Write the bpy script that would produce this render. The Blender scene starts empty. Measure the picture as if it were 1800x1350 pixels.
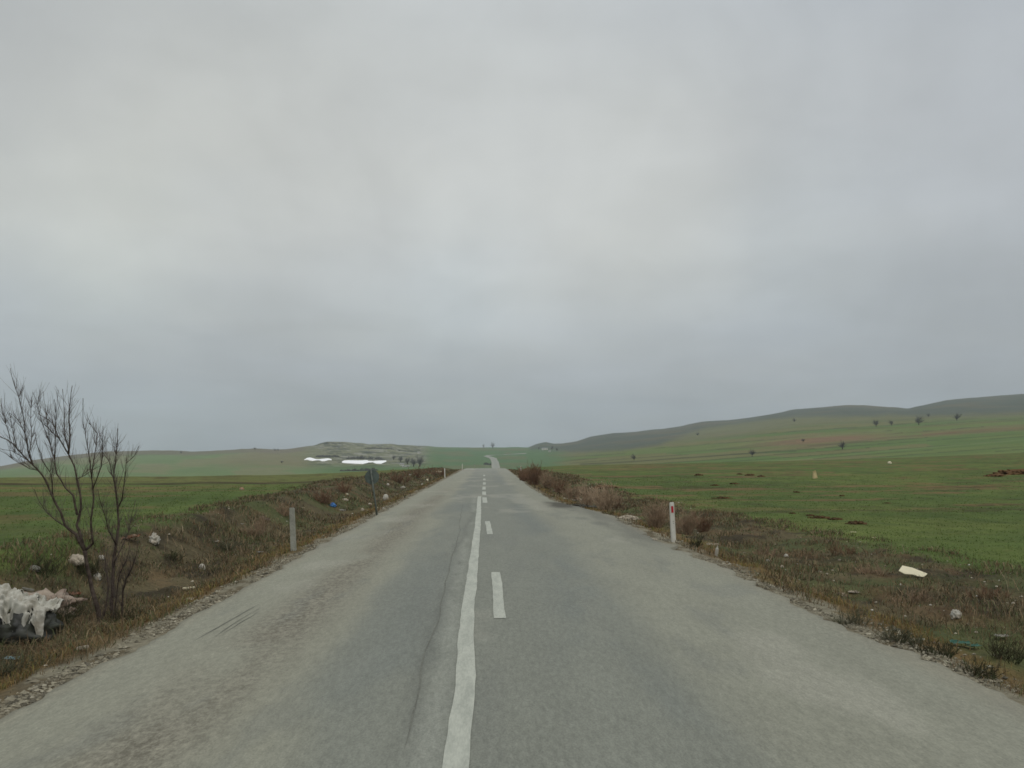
import bpy, bmesh, math, random
import numpy as np
from mathutils import Vector, Matrix, noise as mnoise

random.seed(7)
RNG = np.random.default_rng(11)
SC = bpy.context.scene
COL = SC.collection

# ------------------------------------------------------------------ camera
F, CX, CY, HZ, CAMZ = 1450.0, 900.0, 675.0, 805.0, 1.9
PITCH = math.atan((HZ - CY) / F)
SP, CP = math.sin(PITCH), math.cos(PITCH)
YAW = math.atan(37.0 / F * CP)                 # the road runs along +Y, the camera looks a touch right of it
cam_d = bpy.data.cameras.new('camera')
cam_d.sensor_width = 36.0
cam_d.lens = F / 1800.0 * 36.0
cam_d.clip_start, cam_d.clip_end = 0.1, 20000.0
cam = bpy.data.objects.new('camera', cam_d)
cam.location = (0, 0, CAMZ)
cam.rotation_euler = (math.pi / 2 + PITCH, 0, -YAW)
COL.objects.link(cam)
SC.camera = cam

def slope_at(py, theta):
    """rise per metre of ground distance of a sight line (py: photo row)"""
    v = (CY - py) / F
    return (SP + v * CP) / (CP - v * SP) * np.cos(theta)

def project(x, y, z):
    c, s = math.cos(YAW), math.sin(YAW)
    rt = x * c - y * s
    fw = x * s + y * c
    up = z - CAMZ
    d = fw * CP + up * SP
    v = -fw * SP + up * CP
    d = np.where(d > 0.05, d, 0.05)
    return CX + F * rt / d, CY - F * v / d

# ------------------------------------------------------------------ noise
def _hash(ix, iy, seed):
    h = (ix.astype(np.int64) * 374761393 + iy.astype(np.int64) * 668265263 + seed * 974634777) & 0xffffffff
    h = ((h ^ (h >> 13)) * 1274126177) & 0xffffffff
    h = (h ^ (h >> 16)) & 0xffffffff
    return h / 4294967295.0

def vnoise(x, y, seed=0):
    ix, iy = np.floor(x), np.floor(y)
    fx, fy = x - ix, y - iy
    fx, fy = fx * fx * (3 - 2 * fx), fy * fy * (3 - 2 * fy)
    a, b = _hash(ix, iy, seed), _hash(ix + 1, iy, seed)
    c, d = _hash(ix, iy + 1, seed), _hash(ix + 1, iy + 1, seed)
    return a + (b - a) * fx + (c - a) * fy + (a - b - c + d) * fx * fy

def fbm(x, y, seed=0, octv=4, gain=0.5):
    t, amp, tot = 0.0, 1.0, 0.0
    for k in range(octv):
        t = t + amp * vnoise(x * 2 ** k + 17.3 * k, y * 2 ** k - 9.1 * k, seed + 31 * k)
        tot += amp
        amp *= gain
    return t / tot

def sstep(a, b, x):
    t = np.clip((x - a) / (b - a), 0, 1)
    return t * t * (3 - 2 * t)

def interp(x, pts):
    xs, ys = zip(*pts)
    return np.interp(x, xs, ys)

# ------------------------------------------------------------------ terrain
SKY = [(-300, 838), (0, 820), (44, 811), (89, 805.5), (133, 799.6), (189, 794), (267, 792), (333, 794), (400, 790.7),
       (448, 788), (483, 790.5), (505, 789.5), (554, 783), (563, 779.5), (574, 777.5), (608, 777.5), (639, 779.5),
       (648, 781.5), (683, 780.5), (700, 782), (750, 785), (767, 787), (811, 788), (929, 788), (944, 781),
       (960, 777.8), (975, 781.5), (989, 780.7), (1015, 776.7), (1038, 768), (1078, 762), (1122, 759), (1198, 750),
       (1227, 743), (1256, 740), (1296, 737.8), (1338, 732), (1400, 720), (1444, 716.7), (1489, 712.7), (1524, 713),
       (1560, 715.5), (1600, 719), (1622, 714), (1667, 704), (1711, 700), (1800, 693), (2100, 684)]
ZF = [(-300, .42), (600, .38), (760, .12), (863, 0), (960, -.1), (1100, -.2), (1800, -.12), (2100, -.1)]
RC = [(-300, 80), (0, 85), (400, 92), (600, 110), (720, 140), (863, 150), (1000, 152), (1200, 170), (1400, 190), (1600, 220), (1800, 250), (2100, 270)]
YC = [(-300, 841), (0, 840), (300, 838), (540, 834), (640, 829), (720, 824.8), (800, 823), (863, 823.5), (930, 822), (1000, 818.5),
      (1200, 814.5), (1400, 810), (1600, 804), (1800, 796), (2100, 788)]
DV = [(-300, 9), (600, 9), (863, 11), (1000, 8), (1200, 4), (1500, 2.5), (2100, 2)]
RB = [(-300, 560), (500, 600), (700, 720), (863, 860), (950, 800), (1100, 560), (1400, 480), (2100, 480)]
YB = [(-300, 841), (0, 840), (300, 837), (540, 831), (640, 826), (720, 822), (863, 823), (930, 818), (1000, 814), (1200, 809), (1400, 803), (1600, 794), (1800, 782), (2100, 770)]
YW = [(-300, 839), (0, 829), (200, 809), (400, 802), (560, 799), (700, 800), (800, 804), (863, 803.2), (930, 799), (1000, 793),
      (1100, 782), (1200, 770), (1300, 758), (1400, 743), (1500, 736), (1600, 731), (1800, 725), (2100, 718)]
RS = [(-300, 1750), (480, 1750), (540, 1650), (690, 1650), (760, 2300), (929, 2500), (1100, 2300), (1600, 2500), (2100, 2600)]

def pchip(xk, yk, x):
    h = np.diff(xk); dl = np.diff(yk) / h
    m = np.zeros_like(yk)
    for i in range(1, len(xk) - 1):
        if dl[i - 1] * dl[i] > 0:
            w1, w2 = 2 * h[i] + h[i - 1], h[i] + 2 * h[i - 1]
            m[i] = (w1 + w2) / (w1 / dl[i - 1] + w2 / dl[i])
    m[0], m[-1] = dl[0], dl[-1]
    k = np.clip(np.searchsorted(xk, x) - 1, 0, len(h) - 1)
    t = (x - xk[k]) / h[k]
    return ((2 * t ** 3 - 3 * t ** 2 + 1) * yk[k] + (t ** 3 - 2 * t ** 2 + t) * h[k] * m[k]
            + (-2 * t ** 3 + 3 * t ** 2) * yk[k + 1] + (t ** 3 - t ** 2) * h[k] * m[k + 1])

HF0 = CP + (HZ - CY) / F * SP
TH = np.radians(np.arange(-36.0, 36.001, 0.1))
LR = np.linspace(math.log(2.0), math.log(5200.0), 420)
RT = np.exp(LR)
ZT = np.zeros((len(TH), len(LR)))
for i, th in enumerate(TH):
    px = CX + F * math.tan(th) * HF0
    g = lambda c: float(np.interp(px, [q[0] for q in c], [q[1] for q in c]))
    zf, rc, yc, rb, rs = g(ZF), g(RC), g(YC), g(RB), g(RS)
    ysk = g(SKY)
    yy = lambda z, r: HZ + (CAMZ - z) * F / r
    kn = [(2.0, zf), (40.0, zf)]
    kz = lambda y, r: CAMZ + r * float(slope_at(y, th))
    zc = kz(yc, rc)
    kn += [(0.62 * rc, zf * 0.45 + zc * 0.55 + 0.1), (rc, zc)]
    kn += [(1.35 * rc, kz(yc + g(DV) * .45, 1.35 * rc)), (0.55 * rb + .45 * rc, kz(yc + g(DV), 0.55 * rb + .45 * rc)), (rb, kz(g(YB), rb)),
           (1250.0, kz(max(g(YW), ysk + 1.5), 1250.0)), (rs, kz(ysk, rs)), (rs * 1.5, kz(ysk + 6, rs * 1.5)), (5300.0, kz(ysk + 12, 5300.0))]
    xk = np.array([math.log(a) for a, b in kn]); yk = np.array([b for a, b in kn])
    ZT[i] = pchip(xk, yk, LR)

def base_h(x, y):
    r = np.maximum(np.hypot(x, y), 2.001)
    th = np.arctan2(x, y) - YAW
    th = np.where(th < -math.pi, th + 2 * math.pi, th)
    tc = np.clip(th, TH[0], TH[-1] - 1e-6)
    fi = (tc - TH[0]) / (TH[1] - TH[0]); i = np.clip(fi.astype(int), 0, len(TH) - 2); fi = fi - i
    fj = (np.log(r) - LR[0]) / (LR[1] - LR[0]); fj = np.clip(fj, 0, len(LR) - 1.001); j = fj.astype(int); fj = fj - j
    z = (ZT[i, j] * (1 - fi) * (1 - fj) + ZT[i + 1, j] * fi * (1 - fj) + ZT[i, j + 1] * (1 - fi) * fj + ZT[i + 1, j + 1] * fi * fj)
    out = np.clip((np.abs(th) - TH[-1]) / (math.pi - TH[-1]), 0, 1)
    zav = 0.5 * (ZT[0, j] * (1 - fj) + ZT[0, j + 1] * fj + ZT[-1, j] * (1 - fj) + ZT[-1, j + 1] * fj)
    return z * (1 - out) + zav * out

XC = [(-100, 0.0), (12, 0.0), (25, -.1), (40, -.28), (65, -.45), (90, -.68), (131, -1.0), (175, -1.2), (260, -.6), (860, 5.0), (2000, 5.0)]
_ys = np.arange(-100.0, 1001.0, 2.0)
_xs = interp(_ys, XC)
for _ in range(14):
    _xs[1:-1] = (_xs[:-2] + 2 * _xs[1:-1] + _xs[2:]) / 4
def xc(y): return np.interp(y, _ys, _xs)
_zr = base_h(_xs, np.maximum(_ys, 2.0)) * sstep(95, 140, _ys)
def zroad(y): return np.interp(y, _ys, _zr)

PROF = [(-60, 0), (-9.4, 0), (-7.4, .05), (-6.6, -.22), (-5.6, -.48), (-4.9, -.44), (-4.2, -.16), (-3.9, -.08), (0, 0), (4.2, -.08), (4.7, -.16), (5.6, -.26), (7.2, -.2), (9.5, 0), (60, 0)]

def edge_r(y): return interp(y, [(0, 4.08), (27, 4.08), (31, 3.75), (36, 3.05), (45, 2.85), (55, 2.9), (80, 3.2), (130, 3.6), (170, 3.8)])

def verge_left(y): return interp(y, [(0, -6.6), (12, -6.9), (20, -7.6), (35, -8.6), (60, -11), (100, -10.2), (150, -9)])
def verge_right(y): return interp(y, [(0, 9.0), (12, 9.2), (25, 9.0), (60, 8.8), (100, 8.0), (150, 7.4)])

def ground_h(x, y, rough=True):
    x = np.asarray(x, float); y = np.asarray(y, float)
    b = base_h(x, y)
    s = x - xc(y)
    s = np.where(s > 0, np.maximum(s - (edge_r(y) - 4.08) * sstep(.5, 2.5, s), .001), s)
    zr = zroad(y)
    fade = 1 - sstep(150, 260, np.abs(y))
    off = np.where(s < -5.6, b + interp(s, PROF) * 1.0, zr + interp(s, PROF))
    # left: field level at the bank top, right: dips to the field
    wl = sstep(-7.4, -5.6, s)
    left = (b + interp(s, [(-9.4, 0), (-7.4, .08), (-6.6, 0), (-5.6, 0)])) * (1 - wl) + (zr - .26 + (s + 5.6) * .0) * wl
    nl = zr + interp(s, [(-5.6, -.26), (-4.9, -.24), (-4.2, -.1), (-3.85, -.06), (-3.3, -.05), (0, -.05)])
    zl = np.where(s < -5.6, left, nl)
    wr = sstep(6.0, 9.5, s)
    nr = zr + interp(s, [(0, -.05), (3.6, -.05), (4.3, -.07), (4.9, -.16), (5.8, -.26), (7.5, -.24)])
    zrr = nr * (1 - wr) + b * wr
    z = np.where(s < 0, zl, zrr)
    near = 1 - sstep(-14, -9.4, -np.abs(s)) if False else 1.0
    z = z * fade + b * (1 - fade)
    far_sink = (1 - fade) * 0.0
    if rough:
        r = np.hypot(x, y)
        nearr = 1 - sstep(150, 260, r)
        vl, vr = verge_left(y), verge_right(y)
        verge = np.where(s < 0, sstep(vl - .8, vl + .6, s) * (1 - sstep(-4.5, -3.95, s)), sstep(4.4, 5.0, s) * (1 - sstep(vr - .6, vr + .8, s)))
        field = np.where(s < 0, 1 - sstep(vl - .8, vl + .6, s), sstep(vr - .6, vr + .8, s))
        z = z + nearr * (verge * ((fbm(x * 1.1, y * .9, 3, 5, .6) - .5) * .34) + field * ((fbm(x * .35, y * .35, 5, 5, .55) - .5) * .16))
        z = z + (1 - nearr) * (fbm(x / 60, y / 60, 8, 4) - .5) * np.clip((r - 250) / 900, 0, 1) * 5.0
    return z

def hit(px, py, rmin=3.0, rmax=4800.0):
    """where the sight line through a photo pixel meets the terrain"""
    u = (px - CX) / F; v = (CY - py) / F
    fw = CP - v * SP; up = SP + v * CP
    n = math.hypot(u, fw)
    c, s = math.cos(YAW), math.sin(YAW)
    dx, dy = (u * c + fw * s) / n, (-u * s + fw * c) / n
    r = np.exp(np.linspace(math.log(rmin), math.log(rmax), 6000))
    h = ground_h(dx * r, dy * r)
    rz = CAMZ + r * up / n
    k = np.argmax(rz <= h)
    if rz[k] > h[k]:
        k = int(np.argmin(rz - h))
    return Vector((dx * r[k], dy * r[k], float(h[k]))), float(r[k])

def px2m(r): return r / F

# ------------------------------------------------------------------ colour helpers and materials
def lin(c):
    c = np.asarray(c, float) / 255.0
    return np.where(c <= .04045, c / 12.92, ((c + .055) / 1.055) ** 2.4)

def rgba(c): return tuple(float(v) for v in lin(c)) + (1.0,)

def new_mat(name, rough=.9, spec=.2):
    m = bpy.data.materials.new(name); m.use_nodes = True
    nt = m.node_tree
    b = nt.nodes['Principled BSDF']
    b.inputs['Roughness'].default_value = rough
    b.inputs['Specular IOR Level'].default_value = spec
    return m, nt, b

def nd(nt, typ, **kw):
    n = nt.nodes.new(typ)
    for k, v in kw.items():
        if k in n.inputs.keys(): n.inputs[k].default_value = v
        else: setattr(n, k, v)
    return n

def math_n(nt, op, a, b=None, c=None):
    n = nt.nodes.new('ShaderNodeMath'); n.operation = op
    for i, v in enumerate((a, b, c)):
        if v is None: continue
        if isinstance(v, (int, float)): n.inputs[i].default_value = v
        else: nt.links.new(v, n.inputs[i])
    return n.outputs[0]

def noise_n(nt, vec, scale, detail=3.0, rough=.55, dist=0.0):
    n = nt.nodes.new('ShaderNodeTexNoise')
    n.inputs['Scale'].default_value = scale; n.inputs['Detail'].default_value = detail
    n.inputs['Roughness'].default_value = rough; n.inputs['Distortion'].default_value = dist
    if vec is not None: nt.links.new(vec, n.inputs['Vector'])
    return n.outputs['Fac']

def scaled_pos(nt, sx, sy, sz):
    g = nt.nodes.new('ShaderNodeNewGeometry')
    m = nt.nodes.new('ShaderNodeMapping'); m.inputs['Scale'].default_value = (sx, sy, sz)
    nt.links.new(g.outputs['Position'], m.inputs['Vector'])
    return m.outputs[0]

def mix_col(nt, fac, a, b, mode='MIX'):
    n = nt.nodes.new('ShaderNodeMix'); n.data_type = 'RGBA'; n.blend_type = mode
    for i, v in ((0, fac), (6, a), (7, b)):
        if isinstance(v, (int, float)): n.inputs[i].default_value = v
        elif isinstance(v, tuple): n.inputs[i].default_value = v
        else: nt.links.new(v, n.inputs[i])
    return n.outputs[2]

def bump(nt, bsdf, h, strength, dist):
    n = nt.nodes.new('ShaderNodeBump'); n.inputs['Strength'].default_value = strength; n.inputs['Distance'].default_value = dist
    nt.links.new(h, n.inputs['Height']); nt.links.new(n.outputs[0], bsdf.inputs['Normal'])

def gain(nt, col, fac):
    n = nt.nodes.new('ShaderNodeVectorMath'); n.operation = 'SCALE'
    nt.links.new(col, n.inputs[0])
    if isinstance(fac, (int, float)): n.inputs[3].default_value = fac
    else: nt.links.new(fac, n.inputs[3])
    return n.outputs[0]

def attr_col(nt):
    a = nt.nodes.new('ShaderNodeAttribute'); a.attribute_name = 'tint'
    return a.outputs['Color']

def remap(nt, f, lo, hi, a, b):
    n = nt.nodes.new('ShaderNodeMapRange')
    n.inputs[1].default_value, n.inputs[2].default_value, n.inputs[3].default_value, n.inputs[4].default_value = lo, hi, a, b
    nt.links.new(f, n.inputs[0])
    return n.outputs[0]

def mat_ground():
    m, nt, b = new_mat('soil and crop', .95, .1)
    c = attr_col(nt)
    p1 = scaled_pos(nt, 1, 1, 1)
    n0 = noise_n(nt, p1, .05, 4, .6)
    n1 = noise_n(nt, p1, .9, 5, .65)
    n2 = noise_n(nt, p1, 14, 5, .7)
    f = math_n(nt, 'MULTIPLY', remap(nt, n1, .3, .7, .78, 1.2), remap(nt, n2, .3, .7, .62, 1.36))
    f = math_n(nt, 'MULTIPLY', f, remap(nt, n0, .3, .7, .9, 1.1))
    c = gain(nt, c, f)
    n3 = noise_n(nt, p1, 3.2, 6, .7, .4)
    c = mix_col(nt, remap(nt, n3, .58, .72, 0, .32), c, rgba((104, 88, 62)))
    nt.links.new(c, b.inputs['Base Color'])
    bump(nt, b, n2, .55, .06)
    return m

def mat_road():
    m, nt, b = new_mat('worn asphalt', .85, .25)
    c = attr_col(nt)
    p1 = scaled_pos(nt, 1, 1, 1)
    ps = scaled_pos(nt, 1, .28, 1)
    n1 = noise_n(nt, ps, 1.6, 5, .65)
    n2 = noise_n(nt, ps, 26, 4, .75)
    n3 = noise_n(nt, scaled_pos(nt, 1, .45, 1), 80, 2, .6)
    f = math_n(nt, 'MULTIPLY', remap(nt, n1, .3, .7, .94, 1.06), remap(nt, n2, .3, .7, .83, 1.17))
    f = math_n(nt, 'MULTIPLY', f, remap(nt, n3, .3, .7, .86, 1.15))
    c = gain(nt, c, f)
    at = nt.nodes.new('ShaderNodeAttribute'); at.attribute_name = 'tint'
    n4 = noise_n(nt, scaled_pos(nt, 1, .55, 1), 20, 4, .75, .3)
    c = mix_col(nt, math_n(nt, 'MULTIPLY', at.outputs['Alpha'], remap(nt, n4, .48, .6, 0, .6)), c, rgba((82, 78, 66)))
    c = mix_col(nt, math_n(nt, 'MULTIPLY', at.outputs['Alpha'], remap(nt, n4, .44, .36, 0, .5)), c, rgba((160, 156, 138)))
    nt.links.new(c, b.inputs['Base Color'])
    bump(nt, b, n3, .35, .008)
    return m

def mat_plain(name, col, var=.15, scale=8.0, rough=.85, spec=.2, col2=None, bstr=0.0, bdist=.01, stretch=(1, 1, 1)):
    m, nt, b = new_mat(name, rough, spec)
    tc = nt.nodes.new('ShaderNodeTexCoord')
    mp = nt.nodes.new('ShaderNodeMapping'); mp.inputs['Scale'].default_value = stretch
    nt.links.new(tc.outputs['Object'], mp.inputs['Vector'])
    n1 = noise_n(nt, mp.outputs[0], scale, 5, .65)
    rgb = nt.nodes.new('ShaderNodeRGB'); rgb.outputs[0].default_value = rgba(col)
    c = rgb.outputs[0]
    if col2 is not None:
        n2 = noise_n(nt, mp.outputs[0], scale * .45, 5, .7, .3)
        c = mix_col(nt, remap(nt, n2, .42, .62, 0, 1), c, rgba(col2))
    c = gain(nt, c, remap(nt, n1, .3, .7, 1 - var, 1 + var))
    nt.links.new(c, b.inputs['Base Color'])
    if bstr: bump(nt, b, n1, bstr, bdist)
    return m

def mat_tint(name, rough=.9, spec=.15, var=.0):
    m, nt, b = new_mat(name, rough, spec)
    nt.links.new(attr_col(nt), b.inputs['Base Color'])
    return m

def mat_paint():
    m, nt, b = new_mat('worn road paint', .7, .3)
    ps = scaled_pos(nt, 1, .22, 1)
    n1 = noise_n(nt, ps, 9, 5, .7)
    n2 = noise_n(nt, ps, 60, 3, .7)
    w = math_n(nt, 'ADD', math_n(nt, 'MULTIPLY', n1, .6), math_n(nt, 'MULTIPLY', n2, .4))
    c = mix_col(nt, remap(nt, w, .42, .6, .12, .75), rgba((180, 182, 168)), rgba((142, 145, 134)))
    nt.links.new(c, b.inputs['Base Color'])
    return m

M = {
    'ground': mat_ground(), 'road': mat_road(), 'paint': mat_paint(),
    'blade': mat_tint('dry and green blades'), 'pebble': mat_tint('pebbles', .95, .1),
    'bark': mat_plain('dark bare bark', (84, 74, 66), .35, 26, .95, .1, (58, 50, 44)),
    'twig': mat_plain('grey brown twig bark', (96, 86, 80), .25, 20, .95, .1),
    'brush': mat_plain('dry brown brush stems', (136, 117, 96), .3, 6, .95, .1, (148, 126, 102)),
    'brush_red': mat_plain('dry reddish brush stems', (122, 96, 76), .3, 6, .95, .1, (104, 84, 66)),
    'brush_tan': mat_plain('dry tan brush stems', (172, 152, 128), .25, 6, .95, .1, (146, 126, 104)),
    'brush_dark': mat_plain('dark green brown weeds', (66, 62, 46), .3, 6, .95, .1, (60, 68, 44)),
    'brush_grey': mat_plain('grey green weed stems', (92, 90, 72), .3, 6, .95, .1, (74, 78, 58)),
    'far_tree': mat_plain('bare grey crown', (88, 88, 84), .2, .5, .95, .1),
    'pale_tree': mat_plain('pale grey bare crown', (116, 116, 108), .2, .5, .95, .1),
    'white_plastic': mat_plain('dirty white plastic film', (170, 167, 155), .14, 9, .5, .4, (160, 150, 132)),
    'sheet': mat_plain('creased white sheeting', (182, 180, 168), .14, 7, .55, .3, (148, 142, 128)),
    'cream': mat_plain('cream card', (214, 206, 176), .06, 6, .7, .25),
    'beige': mat_plain('pinkish beige sacking', (164, 150, 134), .18, 9, .85, .15, (136, 118, 104)),
    'orange': mat_plain('torn orange packaging', (150, 106, 80), .18, 8, .75, .2, (172, 160, 140)),
    'blue': mat_plain('blue plastic bag', (40, 92, 150), .3, 12, .45, .4, (70, 120, 170)),
    'light_blue': mat_plain('pale blue plastic', (140, 170, 176), .15, 10, .5, .35),
    'teal': mat_plain('teal plastic', (70, 122, 104), .2, 10, .5, .35, (110, 150, 134)),
    'black_plastic': mat_plain('black rubbish bag film', (46, 46, 42), .3, 9, .5, .35, (58, 60, 50)),
    'rock': mat_plain('pale limestone', (170, 160, 142), .2, 7, .95, .1, (138, 128, 112), .5, .02),
    'rock_dark': mat_plain('dark damp asphalt', (76, 74, 64), .25, 7, .9, .2, (58, 56, 48), .5, .02),
    'rock_grey': mat_plain('grey stone', (132, 130, 120), .25, 7, .95, .1, (104, 100, 90), .5, .02),
    'post_white': mat_plain('white post paint', (206, 204, 194), .08, 9, .6, .3, (184, 180, 166), stretch=(1, 1, .4)),
    'post_grey': mat_plain('weathered grey concrete', (158, 158, 146), .14, 12, .95, .1, (136, 136, 124), .3, .005),
    'red': mat_plain('red reflector', (176, 34, 44), .12, 20, .35, .5),
    'black': mat_plain('black bolt heads', (40, 40, 40), .1, 10, .6, .3),
    'metal': mat_plain('galvanised grey steel', (88, 98, 92), .12, 8, .6, .3, (76, 86, 80)),
    'metal_pole': mat_plain('dull steel pole', (92, 98, 90), .12, 8, .6, .3),
    'snow': mat_plain('old snow', (252, 252, 250), .02, .2, .8, .2),
    'soil': mat_plain('dark turned soil', (70, 58, 40), .35, 6, .98, .05, (92, 70, 48), .8, .05),
    'soil_red': mat_plain('reddish turned soil', (104, 80, 56), .3, 3, .98, .05, (84, 66, 46), .8, .05),
    'wall': mat_plain('whitewashed wall', (214, 210, 200), .08, .6, .9, .1),
    'roof': mat_plain('weathered roof sheet', (150, 150, 148), .12, .8, .9, .1),
    'roof_tile': mat_plain('dull tile roof', (128, 104, 90), .12, .8, .9, .1),
    'glass': mat_plain('dark window glass', (58, 64, 68), .1, 3, .2, .5),
    'marker': mat_plain('yellowish boundary stone', (196, 178, 136), .12, 8, .95, .1, (172, 154, 112), .4, .02),
    'asphalt_chunk': mat_tint('crumbled asphalt', .95, .1),
}

# ------------------------------------------------------------------ objects
def tag(o, label=None, cat=None, group=None, kind=None):
    if label: o['label'] = label
    if cat: o['category'] = cat
    if group: o['group'] = group
    if kind: o['kind'] = kind
    return o

def link(name, me, mat=None, parent=None, loc=None, rot=None):
    o = bpy.data.objects.new(name, me)
    COL.objects.link(o)
    if mat is not None and me is not None:
        me.materials.append(mat)
    if parent is not None: o.parent = parent
    if loc is not None: o.location = loc
    if rot is not None: o.rotation_euler = rot
    return o

def empty(name, loc, label=None, cat=None, group=None, rot=(0, 0, 0)):
    o = bpy.data.objects.new(name, None); COL.objects.link(o)
    o.empty_display_size = .2
    o.location = loc; o.rotation_euler = rot
    return tag(o, label, cat, group)

def mesh_np(name, verts, faces, tint=None, smooth=True):
    verts = np.asarray(verts, np.float32); faces = np.asarray(faces, np.int32)
    me = bpy.data.meshes.new(name)
    n = faces.shape[1]
    me.vertices.add(len(verts)); me.vertices.foreach_set('co', verts.ravel())
    me.loops.add(faces.size); me.loops.foreach_set('vertex_index', faces.ravel())
    me.polygons.add(len(faces))
    me.polygons.foreach_set('loop_start', np.arange(0, faces.size, n, dtype=np.int32))
    me.polygons.foreach_set('use_smooth', np.full(len(faces), smooth, dtype=bool))
    if tint is not None:
        a = me.color_attributes.new('tint', 'FLOAT_COLOR', 'POINT')
        t = np.ones((len(verts), 4), np.float32); t[:, :tint.shape[1]] = tint
        a.data.foreach_set('color', t.ravel())
    me.update(calc_edges=True)
    return me

class MB:
    """collects tubes / polygons into one mesh"""
    def __init__(self): self.v, self.f = [], []
    def tube(self, pts, rad, sides=5, cap=True):
        pts = [Vector(p) for p in pts]
        base = len(self.v)
        up = Vector((.31, .27, .91)).normalized()
        for i, p in enumerate(pts):
            d = (pts[min(i + 1, len(pts) - 1)] - pts[max(i - 1, 0)]).normalized()
            a = d.cross(up)
            if a.length < 1e-4: a = d.cross(Vector((1, 0, 0)))
            a.normalize(); b = d.cross(a).normalized()
            for k in range(sides):
                t = 2 * math.pi * k / sides
                self.v.append(p + (a * math.cos(t) + b * math.sin(t)) * rad[i])
        for i in range(len(pts) - 1):
            for k in range(sides):
                k2 = (k + 1) % sides
                self.f.append((base + i * sides + k, base + i * sides + k2, base + (i + 1) * sides + k2, base + (i + 1) * sides + k))
        if cap:
            self.f.append(tuple(base + k for k in range(sides))[::-1])
            self.f.append(tuple(base + (len(pts) - 1) * sides + k for k in range(sides)))
    def box(self, c, size, bev=0.0, rot=None):
        bm = bmesh.new()
        bmesh.ops.create_cube(bm, size=1)
        bmesh.ops.scale(bm, vec=size, verts=bm.verts)
        if bev: bmesh.ops.bevel(bm, geom=bm.edges[:], offset=bev, segments=2, affect='EDGES')
        if rot is not None: bmesh.ops.transform(bm, matrix=rot, verts=bm.verts)
        base = len(self.v)
        bm.verts.index_update()
        self.v += [v.co + Vector(c) for v in bm.verts]
        self.f += [tuple(base + v.index for v in f.verts) for f in bm.faces]
        bm.free()
    def poly(self, pts, faces):
        base = len(self.v)
        self.v += [Vector(p) for p in pts]
        self.f += [tuple(base + i for i in f) for f in faces]
    def mesh(self, name, smooth=True):
        me = bpy.data.meshes.new(name)
        me.from_pydata([tuple(v) for v in self.v], [], self.f)
        me.polygons.foreach_set('use_smooth', [smooth] * len(me.polygons))
        me.update()
        return me
    def build(self, name, mat, parent=None, loc=None, rot=None, smooth=True):
        return link(name, self.mesh(name, smooth), mat, parent, loc, rot)

# ------------------------------------------------------------------ ground sheet
th_in = np.arange(-33.6, 33.6, .085)
th_all = np.radians(np.concatenate([np.arange(-180, -33.7, 3.0), th_in, np.arange(33.7, 180, 3.0)]))
rr = np.exp(np.arange(math.log(2.2), math.log(4600), .0135))
TT, RR = np.meshgrid(th_all + YAW, rr, indexing='ij')
GX, GY = np.sin(TT) * RR, np.cos(TT) * RR
GZ = ground_h(GX, GY)

def mixc(a, b, t):
    return a * (1 - t[..., None]) + b * t[..., None]

def C(*c): return lin(c)

def soil_mask(x, y, s, r):
    return sstep(.53, .62, fbm(x * .13 + 3, y * .42, 25, 5, .62)) * np.where(s > 0, sstep(24, 45, r), sstep(16, 28, r) * .75)

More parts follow.
